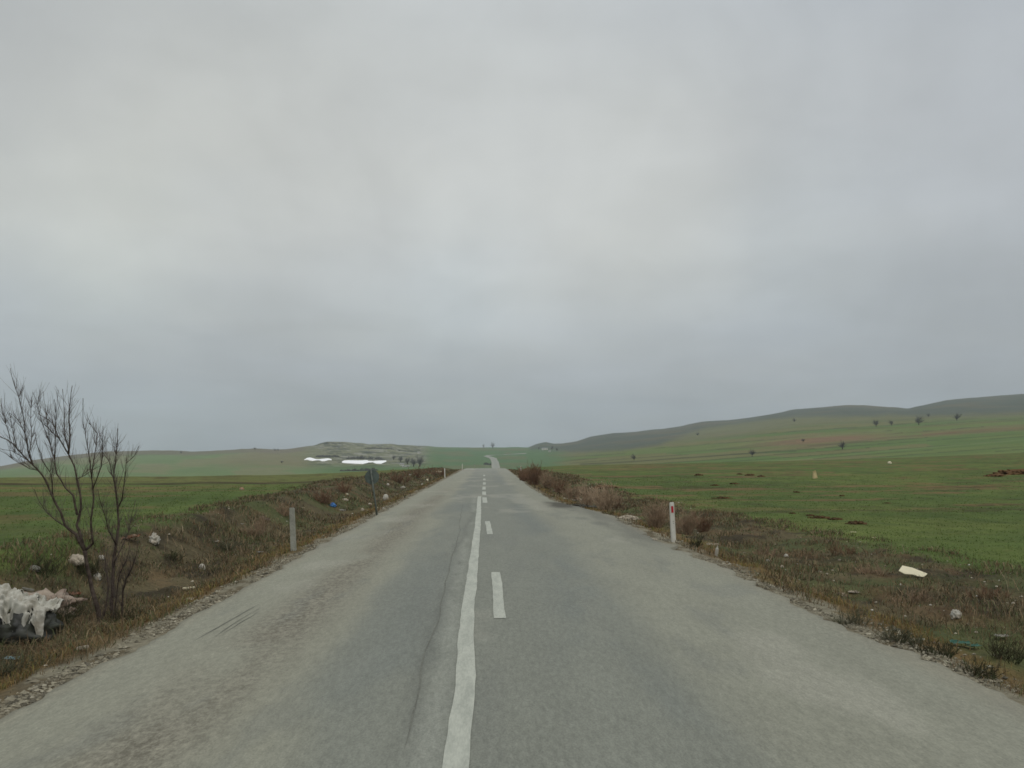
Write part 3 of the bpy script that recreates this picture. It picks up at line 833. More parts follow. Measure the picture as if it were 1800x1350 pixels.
# ------------------------------------------------------------------ bare shrub by the road, left
def tree_left():
    base, r0 = hit(192, 1096)
    D = math.hypot(base.x, base.y)
    c, s = math.cos(YAW), math.sin(YAW)
    fdist = base.x * s + base.y * c           # ground distance along the view axis
    def P(px, py, dd=0.0):
        u = (px - CX) / F; v = (CY - py) / F
        fw = CP - v * SP; up = SP + v * CP
        k = (fdist + dd) / fw
        return Vector(((u * c + fw * s) * k, (-u * s + fw * c) * k, CAMZ + up * k))
    L = [  # photo polylines, start/end radius in photo pixels, depth offset at the end (m)
        ([(176, 1104), (175, 1090), (169, 1061), (160, 1028), (153, 994), (149, 968)], 5.6, 4.2, 0, 0),
        ([(149, 968), (133, 939), (115, 925), (107, 901), (93, 875), (80, 844), (67, 827), (49, 809), (29, 787), (13, 773), (-3, 766)], 3.6, 1.0, 0, -.35),
        ([(149, 968), (140, 935), (135, 923), (142, 894), (141, 868), (135, 842), (131, 820), (120, 798), (104, 771), (93, 744), (80, 735), (67, 727)], 3.6, .7, 0, .3),
        ([(120, 798), (123, 771), (121, 731), (124, 704), (127, 678)], 2.0, .6, .15, .1),
        ([(121, 790), (114, 768), (113, 753), (113, 720), (110, 684)], 1.5, .5, .15, .4),
        ([(58, 818), (51, 798), (49, 784), (44, 762), (40, 727), (33, 698), (24, 673), (18, 647)], 1.9, .5, -.2, -.4),
        ([(136, 905), (129, 871), (115, 858), (100, 833), (96, 807), (89, 784), (82, 762), (73, 740)], 2.3, .6, .1, .45),
        ([(96, 807), (97, 770), (98, 740), (98, 715), (95, 702)], 1.3, .5, .3, .2),
        ([(149, 968), (164, 955), (162, 939), (160, 912), (164, 883), (163, 855), (160, 833), (156, 798), (151, 771), (146, 744), (146, 700)], 2.7, .5, 0, -.3),
        ([(161, 838), (169, 784), (171, 762), (164, 753), (156, 744)], 1.2, .5, -.2, .1),
        ([(163, 860), (178, 820), (180, 793), (181, 764), (181, 749)], 1.2, .5, -.15, -.5),
        ([(198, 1104), (196, 1061), (198, 1028), (200, 983), (204, 957), (209, 923), (207, 894), (204, 868), (202, 853), (200, 831), (204, 800), (207, 776), (207, 753)], 4.0, .6, .25, .4),
        ([(207, 894), (214, 880), (216, 865), (220, 835), (222, 814), (236, 802), (244, 784)], 1.6, .5, .35, .1),
        ([(202, 853), (196, 830), (192, 812), (184, 800), (175, 790)], 1.1, .4, .35, .6),
        ([(214, 1100), (216, 1039), (222, 1018), (231, 1001), (240, 974), (243, 950)], 2.4, .6, .1, -.1),
        ([(204, 957), (190, 930), (184, 905), (176, 880), (172, 860)], 1.4, .5, .25, -.1),
        ([(200, 990), (215, 960), (226, 935), (232, 905), (238, 880)], 1.4, .5, .25, .5),
        ([(115, 925), (98, 915), (82, 900), (70, 884), (60, 860)], 1.3, .5, -.05, .3),
        ([(93, 875), (92, 850), (88, 830), (74, 808), (66, 785), (62, 760)], 1.3, .5, -.1, -.4),
        ([(67, 827), (52, 824), (30, 812), (14, 800), (0, 792)], 1.1, .4, -.2, .2),
        ([(49, 809), (34, 800), (20, 792), (0, 789)], 1.0, .4, -.25, -.1),
        ([(29, 787), (24, 765), (20, 742), (16, 725)], .9, .4, -.3, -.2),
        ([(104, 771), (84, 752), (66, 735), (58, 722)], .9, .4, .2, .5),
        ([(135, 842), (150, 835), (170, 822), (190, 812)], 1.0, .4, .2, .5),
        ([(176, 1100), (186, 1070), (190, 1040), (188, 1010), (186, 985), (190, 960)], 2.0, .7, .1, .3),
        ([(205, 1100), (202, 1070), (206, 1040), (210, 1010), (222, 985), (228, 960)], 1.8, .6, .1, -.2),
        ([(18, 773), (10, 745), (4, 720), (2, 700)], .8, .4, -.3, -.3),
        ([(44, 762), (36, 745), (28, 735), (18, 726)], .8, .4, -.3, .0),
        ([(33, 698), (38, 690), (43, 678)], .7, .4, -.35, -.3),
        ([(51, 798), (56, 770), (54, 735), (55, 700), (57, 690)], .9, .35, -.2, .2),
        ([(89, 784), (84, 748), (80, 715), (76, 688)], .8, .35, .35, .5),
        ([(73, 740), (66, 712), (58, 690)], .7, .35, .45, .4),
    ]
    root = empty('bare_tree', base, 'leafless many-stemmed small tree with dark twigs beside the left road edge', 'tree')
    inv = -base
    trunk, limbs, twigs = MB(), MB(), MB()
    rnd = random.Random(5)
    m = fdist / F
    for k, (pl, ra, rb, d0, d1) in enumerate(L):
        n = len(pl)
        pts = []
        for i, (a, b) in enumerate(pl):
            t = i / (n - 1)
            pts.append(P(a, b, d0 + (d1 - d0) * t) + inv)
        # subdivide with a little kink
        q, rad = [], []
        for i in range(n - 1):
            for j in range(2):
                t = (i + j / 2) / (n - 1)
                p = pts[i].lerp(pts[i + 1], j / 2)
                if j: p = p + Vector((rnd.uniform(-1, 1), rnd.uniform(-1, 1), rnd.uniform(-.5, .5))) * .006
                q.append(p); rad.append((ra + (rb * .7 - ra) * t ** (.8 if k in (0, 11) else .55)) * m * .95)
        q.append(pts[-1]); rad.append(rb * m)
        (trunk if k in (0, 11) else limbs).tube(q, rad, 6)
        # side twigs
        ln = sum((q[i + 1] - q[i]).length for i in range(len(q) - 1))
        for _ in range(int(ln * (38 if k not in (0,) else 12) * (1.7 if k in (11, 14, 15, 16, 24, 25) else 1))):
            i = rnd.randrange(1 if k else 5, max(3, len(q) - 3) if k else len(q) - 1)
            p = q[i]; d = (q[i + 1] - q[i - 1]).normalized()
            side = Vector((rnd.uniform(-1, 1), rnd.uniform(-1, 1), rnd.uniform(-.2, .6)))
            side = (side - d * side.dot(d)).normalized()
            dirv = (d * rnd.uniform(.3, 1.1) + side * .45 + Vector((0, 0, .45))).normalized()
            l = rnd.uniform(.06, .4) * (1 if k else .6)
            w = [p]
            for j in range(3):
                dirv = (dirv + Vector((rnd.uniform(-1, 1), rnd.uniform(-1, 1), rnd.uniform(-.3, .9))) * .22).normalized()
                w.append(w[-1] + dirv * l / 3)
            twigs.tube(w, [.0020, .0016, .0012, .0007], 3, False)
            if rnd.random() < .5:
                dv = (dirv + Vector((rnd.uniform(-1, 1), rnd.uniform(-1, 1), .3)) * .8).normalized()
                twigs.tube([w[1], w[1] + dv * l * .3, w[1] + (dv + Vector((0, 0, .3))) * l * .5], [.0022, .0018, .001], 3, False)
    trunk.build('trunk', M['bark'], root)
    limbs.build('branch', M['bark'], root)
    twigs.build('twigs', M['twig'], root)
tree_left()

# ------------------------------------------------------------------ dry bushes
def bush_mesh(seed, h, w, stems, rad, droop=.3, dens=1.0):
    rnd = random.Random(seed)
    mb = MB()
    clumps = [(rnd.uniform(-.32, .32) * w, rnd.uniform(-.2, .2) * w, rnd.uniform(.45, 1.0)) for _ in range(rnd.randint(3, 5))]
    clumps[0] = (clumps[0][0] * .4, clumps[0][1], 1.05)
    h0 = h
    for k in range(stems):
        a = rnd.uniform(0, 6.283); rr0 = rnd.random() ** .5
        cxx, cyy, ch = clumps[k % len(clumps)]; h = h0 * ch
        b = Vector((cxx + math.cos(a) * rr0 * w * .1, cyy + math.sin(a) * rr0 * w * .1, -.03))
        out = Vector((math.cos(a), math.sin(a), 0))
        l = h * rnd.choice([rnd.uniform(.4, .9), rnd.uniform(.8, 1.15)])
        d = (Vector((0, 0, 1)) + out * rnd.uniform(.05, 1.0) * min(1.3, w / h * .45)).normalized()
        pts = [b]
        for j in range(4):
            d = (d + Vector((rnd.uniform(-1, 1), rnd.uniform(-1, 1), rnd.uniform(-droop, .25))) * .25).normalized()
            pts.append(pts[-1] + d * l / 4)
        mb.tube(pts, [rad, rad * .9, rad * .75, rad * .6, rad * .35], 3, False)
        for t in range(int(rnd.randint(4, 8) * dens)):
            i = rnd.randint(1, 3)
            p = pts[i].lerp(pts[i + 1], rnd.random())
            dv = (d + Vector((rnd.uniform(-1, 1), rnd.uniform(-1, 1), rnd.uniform(-.4, .8)))).normalized()
            ll = h * rnd.uniform(.12, .36)
            p2 = p + dv * ll * .5
            p3 = p2 + (dv + Vector((rnd.uniform(-.5, .5), rnd.uniform(-.5, .5), rnd.uniform(-.2, .4)))).normalized() * ll * .5
            mb.tube([p, p2, p3], [rad * .6, rad * .5, rad * .3], 3, False)
            if rnd.random() < .6:
                dv2 = (dv + Vector((rnd.uniform(-1, 1), rnd.uniform(-1, 1), .2))).normalized()
                mb.tube([p2, p2 + dv2 * ll * .4], [rad * .45, rad * .25], 3, False)
    return mb.mesh('bush', False)

GB = 'dry bushes along the verges'
BUSH = [  # px, base row, height px, width px, stems, material, label
    (943, 853, 37, 34, 60, 'brush_red', 'dense reddish brown bush, tallest at the road crest on the right'),
    (920, 846, 26, 26, 44, 'brush_red', 'reddish bush right behind the farthest red topped post'),
    (962, 858, 30, 34, 44, 'brush', 'brown bush just in front of the dense reddish bush'),
    (988, 868, 28, 36, 40, 'brush_red', 'low dark brown bush beside the white scrap on the right verge'),
    (1012, 880, 28, 36, 40, 'brush', 'low brown bush above the dark damp patch on the road'),
    (1038, 890, 40, 44, 52, 'brush_tan', 'pale feathery bush farther along the right road edge'),
    (1064, 898, 46, 50, 60, 'brush_tan', 'tallest pale feathery dry bush left of the rubble mound'),
    (1088, 893, 26, 40, 34, 'brush', 'short brown bush behind the rubble mound'),
    (1150, 928, 44, 48, 54, 'brush', 'brown tangled bush left of the red and white post'),
    (1168, 918, 32, 42, 40, 'brush_tan', 'pale dry bush behind the red and white post'),
    (1205, 940, 44, 50, 54, 'brush', 'brown bush right of the red and white post'),
    (1234, 936, 36, 40, 40, 'brush_red', 'dark leafy weed at the field edge right of the post'),
    (1222, 962, 24, 40, 34, 'brush_dark', 'dark green low weed in front of the brown bush by the post'),
    (452, 942, 34, 60, 46, 'brush', 'greyish brown bush on the left bank around the cream sack'),
    (500, 905, 22, 60, 36, 'brush', 'low brown bush on the bank behind the grey post'),
    (565, 884, 26, 56, 40, 'brush_red', 'reddish low bush on the bank left of the blue bag'),
    (604, 866, 20, 50, 36, 'brush_red', 'reddish bush on the bank between the blue bag and the round sign'),
    (700, 848, 20, 44, 34, 'brush_red', 'low reddish bush on the left bank beyond the round sign'),
    (734, 840, 18, 40, 34, 'brush_red', 'reddish bush on the left bank near the far white post'),
    (765, 836, 15, 34, 30, 'brush_red', 'farthest reddish bush on the left bank by the white post'),
    (70, 1006, 34, 110, 50, 'brush_dark', 'dark tangled brush on the bank at the far left'),
    (110, 1100, 44, 90, 50, 'brush_dark', 'dark dead brush between the white sheeting and the tree'),
    (225, 1100, 34, 60, 40, 'brush_dark', 'dark tuft of dead weeds at the right foot of the bare tree'),
    (1770, 1160, 40, 90, 50, 'brush_dark', 'dark weeds at the right frame edge by the teal plastic'),
    (1545, 1008, 20, 70, 40, 'brush', 'sparse brown weed left of the cream board'),
    (1480, 975, 22, 60, 34, 'brush_red', 'dark brown weed clump at the right field edge'),
    (1350, 975, 22, 70, 40, 'brush', 'brown weed clump right of the pale rubble patch'),
    (1502, 1098, 26, 80, 46, 'brush_grey', 'grey low brush at the right road edge nearest the white stone patch'),
    (1570, 1128, 30, 96, 50, 'brush_grey', 'grey green brush in the right ditch left of the greyish bag'),
    (1640, 1150, 30, 90, 50, 'brush_dark', 'dark low brush in the right ditch left of the teal plastic'),
    (1720, 1190, 30, 90, 50, 'brush_dark', 'dark low brush below the teal plastic at the right road edge'),
    (1620, 1060, 22, 90, 44, 'brush', 'brown low weeds below the cream board'),
    (1740, 1050, 26, 100, 46, 'brush_red', 'reddish brown weeds on the right verge at the frame edge'),
    (40, 1180, 30, 100, 50, 'brush_grey', 'grey green weeds below the pale blue scrap at the left frame edge'),
    (150, 1010, 26, 90, 46, 'brush_dark', 'dark brush on the bank just behind the bare tree trunk'),
    (300, 985, 20, 90, 40, 'brush_dark', 'dark low weeds in the ditch right of the bare tree'),
    (400, 965, 20, 90, 40, 'brush_grey', 'grey low weeds in the ditch left of the white scrap'),
]
for i, (px, py, hp, wp, st_, mt, lab) in enumerate(BUSH):
    p, r = hit(px, py)
    k = px2m(r)
    me = bush_mesh(100 + i, hp * k, wp * k, int(st_ * 1.5), max(.0035, .42 * k))
    o = link('dry_bush', me, M[mt], None, p)
    tag(o, lab, 'bush', GB)

# ------------------------------------------------------------------ delineator posts
def post(px, py_base, h, lab, grp, near=True, red=True, lean=(0, 0), matn='post_white', s_override=None, w=.105):
    p, r = hit(px, py_base)
    root = empty('delineator_post', p, lab, 'road post', grp, (lean[0], lean[1], -YAW * 0))
    mb = MB()
    t = .055
    # tapered body with slanted cap
    mb.poly([(-w / 2 * 1.05, -t, -.15), (w / 2 * 1.05, -t, -.15), (w / 2 * 1.05, t, -.15), (-w / 2 * 1.05, t, -.15),
             (-w / 2 * .95, -t * .8, h), (w / 2 * .95, -t * .8, h), (w / 2 * .95, t * .6, h - .015), (-w / 2 * .95, t * .6, h - .015)],
            [(3, 2, 1, 0), (0, 1, 5, 4), (1, 2, 6, 5), (2, 3, 7, 6), (3, 0, 4, 7), (4, 5, 6, 7)])
    me = mb.mesh('body', False)
    bm = bmesh.new(); bm.from_mesh(me)
    bmesh.ops.bevel(bm, geom=bm.edges[:], offset=.008, segments=2, affect='EDGES')
    bm.to_mesh(me); bm.free()
    link('body', me, M[matn], root)
    if red:
        mb = MB(); mb.box((0, -t * .84 - .006, h - .17), (.052, .012, .155), .003); mb.build('reflector', M['red'], root, smooth=False)
    if near and red:
        for zz in (.47, .52):
            mb = MB(); mb.tube([(.012, -t * .97 - .002, h * zz), (.012, -t * .97 + .012, h * zz)][::-1], [.007, .007], 8); mb.build('bolt_hole', M['black'], root)
    return root
GP = 'delineator posts along the road edges'
post(1184, 953, .94, 'white post with red reflector on the right road edge', GP, True, True, (0, -.035))
post(516, 968, .92, 'bare grey post leaning slightly on the left bank', GP, True, False, (0, -.06), 'post_grey')
post(782, 840, .95, 'small white post on the left verge before the crest', GP, False, False, (0, -.03))
post(812.5, 826, .95, 'pale post standing left of the road just over the crest', GP, False, False, (0, .02))
post(834, 824.5, .9, 'thin dark post at the crest nearest the road centre', GP, False, False, (0, -.02), 'post_grey', None, .08)
post(915.5, 832, .98, 'far post with red top among reddish bushes on the right', GP, False, True, (0, .02))

# ------------------------------------------------------------------ round sign seen from behind
def sign():
    p, r = hit(663, 908)
    root = empty('round_sign', p, 'round grey road sign seen from behind, leaning on its pole left of the road', 'road sign', None, (0, -.15, .03))
    k = px2m(r)
    h = 80 * k; rad = 12.3 * k
    mb = MB(); mb.tube([(0, 0, -.3), (0, 0, h * .5), (0, 0, h)], [.034, .032, .03], 10); mb.build('pole', M['metal_pole'], root)
    zc = h - rad * .98
    bm = bmesh.new()
    bmesh.ops.create_cone(bm, cap_ends=True, segments=48, radius1=rad, radius2=rad, depth=.018)
    bmesh.ops.bevel(bm, geom=[e for e in bm.edges if len(e.link_faces) == 2 and e.calc_face_angle(0) > 1], offset=.006, segments=2, affect='EDGES')
    bmesh.ops.transform(bm, matrix=Matrix.Translation((0, .052, zc)) @ Matrix.Rotation(math.pi / 2, 4, 'X'), verts=bm.verts)
    me = bpy.data.meshes.new('sign_plate'); bm.to_mesh(me); bm.free()
    link('sign_plate', me, M['metal'], root)
    for dz in (-.45, .45):
        mb = MB(); mb.box((0, .01, zc + rad * dz), (.11, .085, .03), .006); mb.build('clamp', M['metal_pole'], root, smooth=False)
sign()

# ------------------------------------------------------------------ litter
def crumple_mesh(name, sx, sy, sz, seed, amp=.35, freq=2.6, sub=4):
    bm = bmesh.new()
    bmesh.ops.create_icosphere(bm, subdivisions=sub, radius=1)
    o = Vector((seed * 3.7, seed * 1.9, seed * .7))
    for v in bm.verts:
        d = v.co.normalized()
        a = 1 + amp * mnoise.fractal(d * freq + o, .9, 2.1, 5) - amp * .9 * (1 - 2 * abs(mnoise.noise(d * freq * 1.4 + o * 2))) ** 3 * .5
        v.co = Vector((d.x * sx * a, d.y * sy * a, max(d.z, -.35) * sz * a))
    bm.normal_update()
    me = bpy.data.meshes.new(name); bm.to_mesh(me); bm.free()
    me.polygons.foreach_set('use_smooth', [True] * len(me.polygons))
    return me

def sheet_mesh(name, w, d, seed, crinkle=.1, droop=0.0, nx=20, ny=14):
    bm = bmesh.new()
    o = Vector((seed * 2.3, seed, 0))
    g = []
    for j in range(ny + 1):
        row = []
        for i in range(nx + 1):
            u, v = i / nx - .5, j / ny - .5
            e = 1 + .35 * mnoise.noise(Vector((math.atan2(v, u) * 1.3, seed, 0)))
            z = crinkle * (mnoise.fractal(Vector((u * 4, v * 4, 0)) + o, 1.0, 2.0, 4) + .5) - droop * abs(u) ** 1.5 * 2
            z += crinkle * .5 * abs(mnoise.noise(Vector((u * 7 + v * 3, v * 2, 2)) + o))
            row.append(bm.verts.new((u * w * e, v * d * e, max(z, -.02) + .015)))
        g.append(row)
    for j in range(ny):
        for i in range(nx):
            bm.faces.new((g[j][i], g[j][i + 1], g[j + 1][i + 1], g[j + 1][i]))
    r = bmesh.ops.solidify(bm, geom=bm.faces[:], thickness=.006)
    me = bpy.data.meshes.new(name); bm.to_mesh(me); bm.free()
    return me

def litter(name, kind, px, py, wp, hp, mt, lab, cat='litter', grp=None, rot=None, seed=1, dz=0.0, amp=.35):
    p, r = hit(px, py)
    k = px2m(r)
    w, h = wp * k, hp * k
    if kind in ('bag', 'sheet') and wp < 40: w, h = w * .85, h * .8
    if kind == 'bag':
        me = crumple_mesh(name, w / 2, w / 2 * .8, h * .75, seed, amp)
        loc = p + Vector((0, 0, h * .2))
    elif kind == 'sheet':
        me = sheet_mesh(name, w, max(w * .55, .08), seed, h * .35)
        loc = p + Vector((0, 0, .02))
    elif kind == 'stick':
        mb = MB(); mb.box((0, 0, 0), (w, .035, .03), .006)
        me = mb.mesh(name, False); loc = p + Vector((0, 0, .03))
    elif kind == 'rock':
        me = crumple_mesh(name, w / 2, w / 2 * .85, h * .8, seed, .25, 1.6)
        loc = p + Vector((0, 0, h * .1))
    o = link(name, me, M[mt], None, loc + Vector((0, 0, dz)), rot or (0, 0, random.uniform(-.6, .6)))
    tag(o, lab, cat, grp)
    return o

GL = 'litter thrown along the verges'
Lt = litter
# big sheeting heap at the left edge
o = Lt('rubbish_bag', 'bag', 46, 1122, 96, 44, 'black_plastic', 'black rubbish heap under the white sheeting at the left frame edge', 'rubbish', GL, (0, 0, .3), 3)
def sheeting():
    p, r = hit(40, 1118)
    k = px2m(r)
    w, d = .92, .58
    bm = bmesh.new(); g = []
    nx, ny = 70, 44
    for j in range(ny + 1):
        row = []
        for i in range(nx + 1):
            u, v = i / nx, j / ny
            x = (u - .62) * w; y = (v - .5) * d
            e = mnoise.noise(Vector((u * 6, v * 2, 4)))
            top = .46 - .16 * u + .07 * mnoise.fractal(Vector((u * 5, v * 4, 1)), 1, 2, 4) + .06 * abs(mnoise.noise(Vector((u * 9 + v * 5, v * 3, 2))))
            lobe = max(math.exp(-((u - .66) / .13) ** 2), .45 * math.exp(-((u - .98) / .05) ** 2), .7 * math.exp(-((u - .1) / .14) ** 2))
            hang = max(0.0, .34 - v) / .34
            z = top - hang ** 1.2 * (.10 + .40 * lobe)
            y2 = y - hang * .02 + (.12 * hang if hang > 0 else 0)
            cr = .05 * mnoise.fractal(Vector((u * 13, v * 8, 7)), .8, 2.1, 4) + .035 * (1 - 2 * abs(mnoise.noise(Vector((u * 8 + v * 3, v * 7 - u * 2, 3)))))
            row.append(bm.verts.new((x + .03 * e + cr * .5, y2 + .03 * e - cr * .6, z + cr + (.14 * max(0, 1 - u / .3) * v))))
        g.append(row)
    for j in range(ny):
        for i in range(nx):
            if mnoise.noise(Vector((i / nx * 7, j / ny * 5, 9.3))) + .25 * mnoise.noise(Vector((i * .6, j * .6, 1))) > .36 + .25 * (j / ny): continue
            bm.faces.new((g[j][i], g[j][i + 1], g[j + 1][i + 1], g[j + 1][i]))
    bmesh.ops.delete(bm, geom=[q for q in bm.verts if not q.link_faces], context='VERTS')
    bmesh.ops.solidify(bm, geom=bm.faces[:], thickness=.0025)
    me = bpy.data.meshes.new('plastic_sheeting'); bm.to_mesh(me); bm.free()
    me.polygons.foreach_set('use_smooth', [True] * len(me.polygons))
    o = link('plastic_sheeting', me, M['sheet'], None, p + Vector((-.02, -.05, .02)), (0.12, .08, .05))
    tag(o, 'large dirty white plastic sheeting draped over rubbish at the left frame edge', 'litter', GL)
sheeting()
Lt('torn_sack', 'bag', 88, 1070, 74, 22, 'beige', 'torn pinkish beige sack lying left of the bare tree', 'litter', GL, (0.1, .1, .1), 5, amp=.75)
Lt('plank', 'stick', 46, 1040, 27, 6, 'rock_grey', 'short grey plank behind the torn beige sack', 'litter', GL, (0, .1, -.3))
Lt('torn_carton', 'sheet', 128, 1050, 26, 12, 'orange', 'small brown carton piece just left of the tree trunk', 'litter', GL, None, 6)
Lt('pale_rock', 'rock', 133, 990, 30, 15, 'rock', 'pale boulder on the left bank top behind the bare tree', 'rock', None, None, 2)
Lt('pale_rock', 'rock', 60, 1004, 16, 9, 'rock_grey', 'small grey rock on the dark bank at the far left', 'rock', None, None, 4)
Lt('plastic_bag', 'bag', 178, 984, 11, 8, 'white_plastic', 'small white bag between the stems of the bare tree on the bank', 'litter', GL, None, 7)
Lt('plastic_bag', 'bag', 171, 1020, 12, 14, 'white_plastic', 'whitish bag tucked right behind the main tree trunk', 'litter', GL, None, 8)
Lt('torn_carton', 'sheet', 229, 951, 34, 16, 'orange', 'orange and white torn packaging on the bank right of the tree', 'litter', GL, (0, -.2, .1), 9)
Lt('plastic_bag', 'bag', 271, 955, 18, 18, 'white_plastic', 'pointed white bag on the bank top right of the orange packaging', 'litter', GL, None, 10, amp=.6)
Lt('plastic_bag', 'bag', 355, 1002, 14, 13, 'white_plastic', 'round white bag low in the left ditch', 'litter', GL, None, 11, amp=.2)
Lt('broken_lath', 'stick', 332, 1037, 19, 4, 'cream', 'short white lath lying by the left road edge', 'litter', GL, (0, -.05, .25))
Lt('broken_lath', 'stick', 145, 1144, 17, 5, 'rock', 'pale sliver lying near the asphalt below the bare tree', 'litter', GL, (0, -.1, .5))
Lt('plastic_scrap', 'sheet', 18, 1164, 26, 8, 'light_blue', 'pale blue plastic scrap at the left frame edge', 'litter', GL, None, 12)
Lt('torn_sack', 'sheet', 465, 916, 17, 15, 'beige', 'cream sack with reddish edge caught in the bush on the left bank', 'litter', GL, (.2, .5, .2), 13)
Lt('plastic_scrap', 'sheet', 457, 974, 13, 6, 'white_plastic', 'white scrap in the ditch left of the grey post', 'litter', GL, None, 14)
Lt('plastic_scrap', 'sheet', 381, 955, 7, 4, 'white_plastic', 'tiny white scrap in the ditch above the round bag', 'litter', GL, None, 15)
Lt('plastic_scrap', 'sheet', 426, 924, 7, 5, 'white_plastic', 'tiny white scrap on the bank left of the cream sack', 'litter', GL, None, 16)
Lt('plastic_scrap', 'sheet', 532, 895, 6, 4, 'cream', 'tiny cream scrap on the bank right of the grey post top', 'litter', GL, None, 17)
Lt('plastic_bag', 'bag', 585, 891, 13, 9, 'blue', 'bright blue plastic bag on the left bank', 'litter', GL, None, 18)
Lt('filled_sack', 'bag', 678, 880, 13, 14, 'white_plastic', 'plump white sack on the verge right of the round sign', 'litter', GL, None, 19, amp=.15)
for (a, b, w, h, ml, lab) in (
        (682, 854, 6, 5, 'white_plastic', 'white scrap on the bank just beyond the plump sack'),
        (708, 858, 11, 4, 'white_plastic', 'long white scrap on the bank between sign and far post'),
        (742, 853, 5, 4, 'white_plastic', 'little white scrap near the road before the far white post'),
        (771, 831, 12, 4, 'cream', 'pale scrap lying just left of the far white post'),
        (751, 845, 5, 4, 'cream', 'little cream scrap halfway along the far left bank'),
        (610, 870, 6, 4, 'cream', 'cream scrap on the bank above and right of the blue bag'),
        (606, 880, 12, 4, 'rock', 'pale stones on the bank right of the blue bag'),
        (650, 888, 8, 4, 'rock', 'pale stone beside the foot of the round sign'),
        (637, 898, 6, 5, 'rock', 'pale stone left of the foot of the round sign'),
        (674, 895, 5, 4, 'white_plastic', 'white scrap below the plump sack near the road'),
        (425, 861, 9, 5, 'orange', 'orange and white packaging lying out in the left field'),
        (720, 836, 5, 3, 'white_plastic', 'faint white scrap on the left bank before the crest'),
        (600, 898, 16, 3, 'rock_grey', 'grey stone ledge on the bank below the blue bag')):
    nm = 'pale_rock' if 'stone' in lab else 'plastic_scrap'
    Lt(nm, 'rock' if nm == 'pale_rock' else 'bag', a, b, w, h, ml, lab, 'rock' if nm == 'pale_rock' else 'litter', None if nm == 'pale_rock' else GL, None, int(a) % 17)

# right side
def board():
    p, r = hit(1606, 1016); k = px2m(r)
    mb = MB()
    pts = [(q * k, e * k * 1.3) for q, e in ((-20, 6), (-10, 14), (3, 9), (21, -1), (12, -6), (3, -4), (-1, -1), (-13, 1))][::-1]
    n = len(pts); t = .012
    mb.poly([(q, e, t + .02 * math.sin(q * 9)) for q, e in pts] + [(q, e, .02 * math.sin(q * 9)) for q, e in pts],
            [tuple(range(n)), tuple(range(n, 2 * n))[::-1]] + [(i, n + i, n + (i + 1) % n, (i + 1) % n) for i in range(n)])
    o = mb.build('broken_board', M['cream'], None, p + Vector((0, 0, .06)), (.72, 0, 0), False)
    tag(o, 'flat torn cream board lying on the right verge near the field', 'litter', GL)
board()
Lt('plastic_bag', 'bag', 1681, 1086, 20, 16, 'white_plastic', 'greyish white bag in the right ditch below the cream board', 'litter', GL, None, 21)
Lt('plastic_scrap', 'sheet', 1688, 1136, 32, 9, 'teal', 'teal plastic scrap in the right ditch near the frame edge', 'litter', GL, None, 22)
Lt('plastic_scrap', 'sheet', 1712, 1142, 22, 8, 'teal', 'smaller teal scrap right beside the larger teal plastic', 'litter', GL, None, 23)
Lt('plastic_scrap', 'sheet', 1762, 1125, 24, 10, 'white_plastic', 'pale plastic scrap above the teal scraps at the right frame edge', 'litter', GL, None, 24)
Lt('plastic_bag', 'bag', 1382, 979, 8, 6, 'white_plastic', 'white scrap in the right verge toward the field', 'litter', GL, None, 25)
Lt('plastic_bag', 'bag', 1350, 987, 7, 5, 'white_plastic', 'smaller white scrap in the middle of the right verge', 'litter', GL, None, 26)
Lt('plastic_bag', 'bag', 1375, 998, 8, 5, 'rock', 'cream scrap nearer the road in the right verge', 'litter', GL, None, 27)
Lt('plastic_bag', 'bag', 976, 865, 9, 6, 'white_plastic', 'white bag on the far right verge by the low bushes', 'litter', GL, None, 28)
Lt('plastic_scrap', 'sheet', 1500, 938, 11, 3, 'cream', 'pale scrap lying in the right field edge', 'litter', GL, None, 29)
Lt('plastic_scrap', 'sheet', 1537, 948, 6, 4, 'cream', 'tiny cream scrap in the right field above the board', 'litter', GL, None, 30)
def bottle():
    p, r = hit(1259, 978)
    prof = [(0, 0), (.034, 0), (.036, .02), (.036, .13), (.03, .16), (.013, .19), (.013, .215), (0, .215)]
    bm = bmesh.new()
    rings = []
    for (q, z) in prof:
        rings.append([bm.verts.new((q * math.cos(t), q * math.sin(t), z)) for t in np.linspace(0, 2 * math.pi, 14, endpoint=False)])
    for a, b in zip(rings[:-1], rings[1:]):
        for i in range(14): bm.faces.new((a[i], a[(i + 1) % 14], b[(i + 1) % 14], b[i]))
    bmesh.ops.remove_doubles(bm, verts=bm.verts, dist=1e-5)
    me = bpy.data.meshes.new('bottle'); bm.to_mesh(me); bm.free()
    o = link('bottle', me, M['white_plastic'], None, p, (.1, .12, 0)); tag(o, 'upright whitish bottle in the right verge below the pale rubble', 'litter', GL)
bottle()

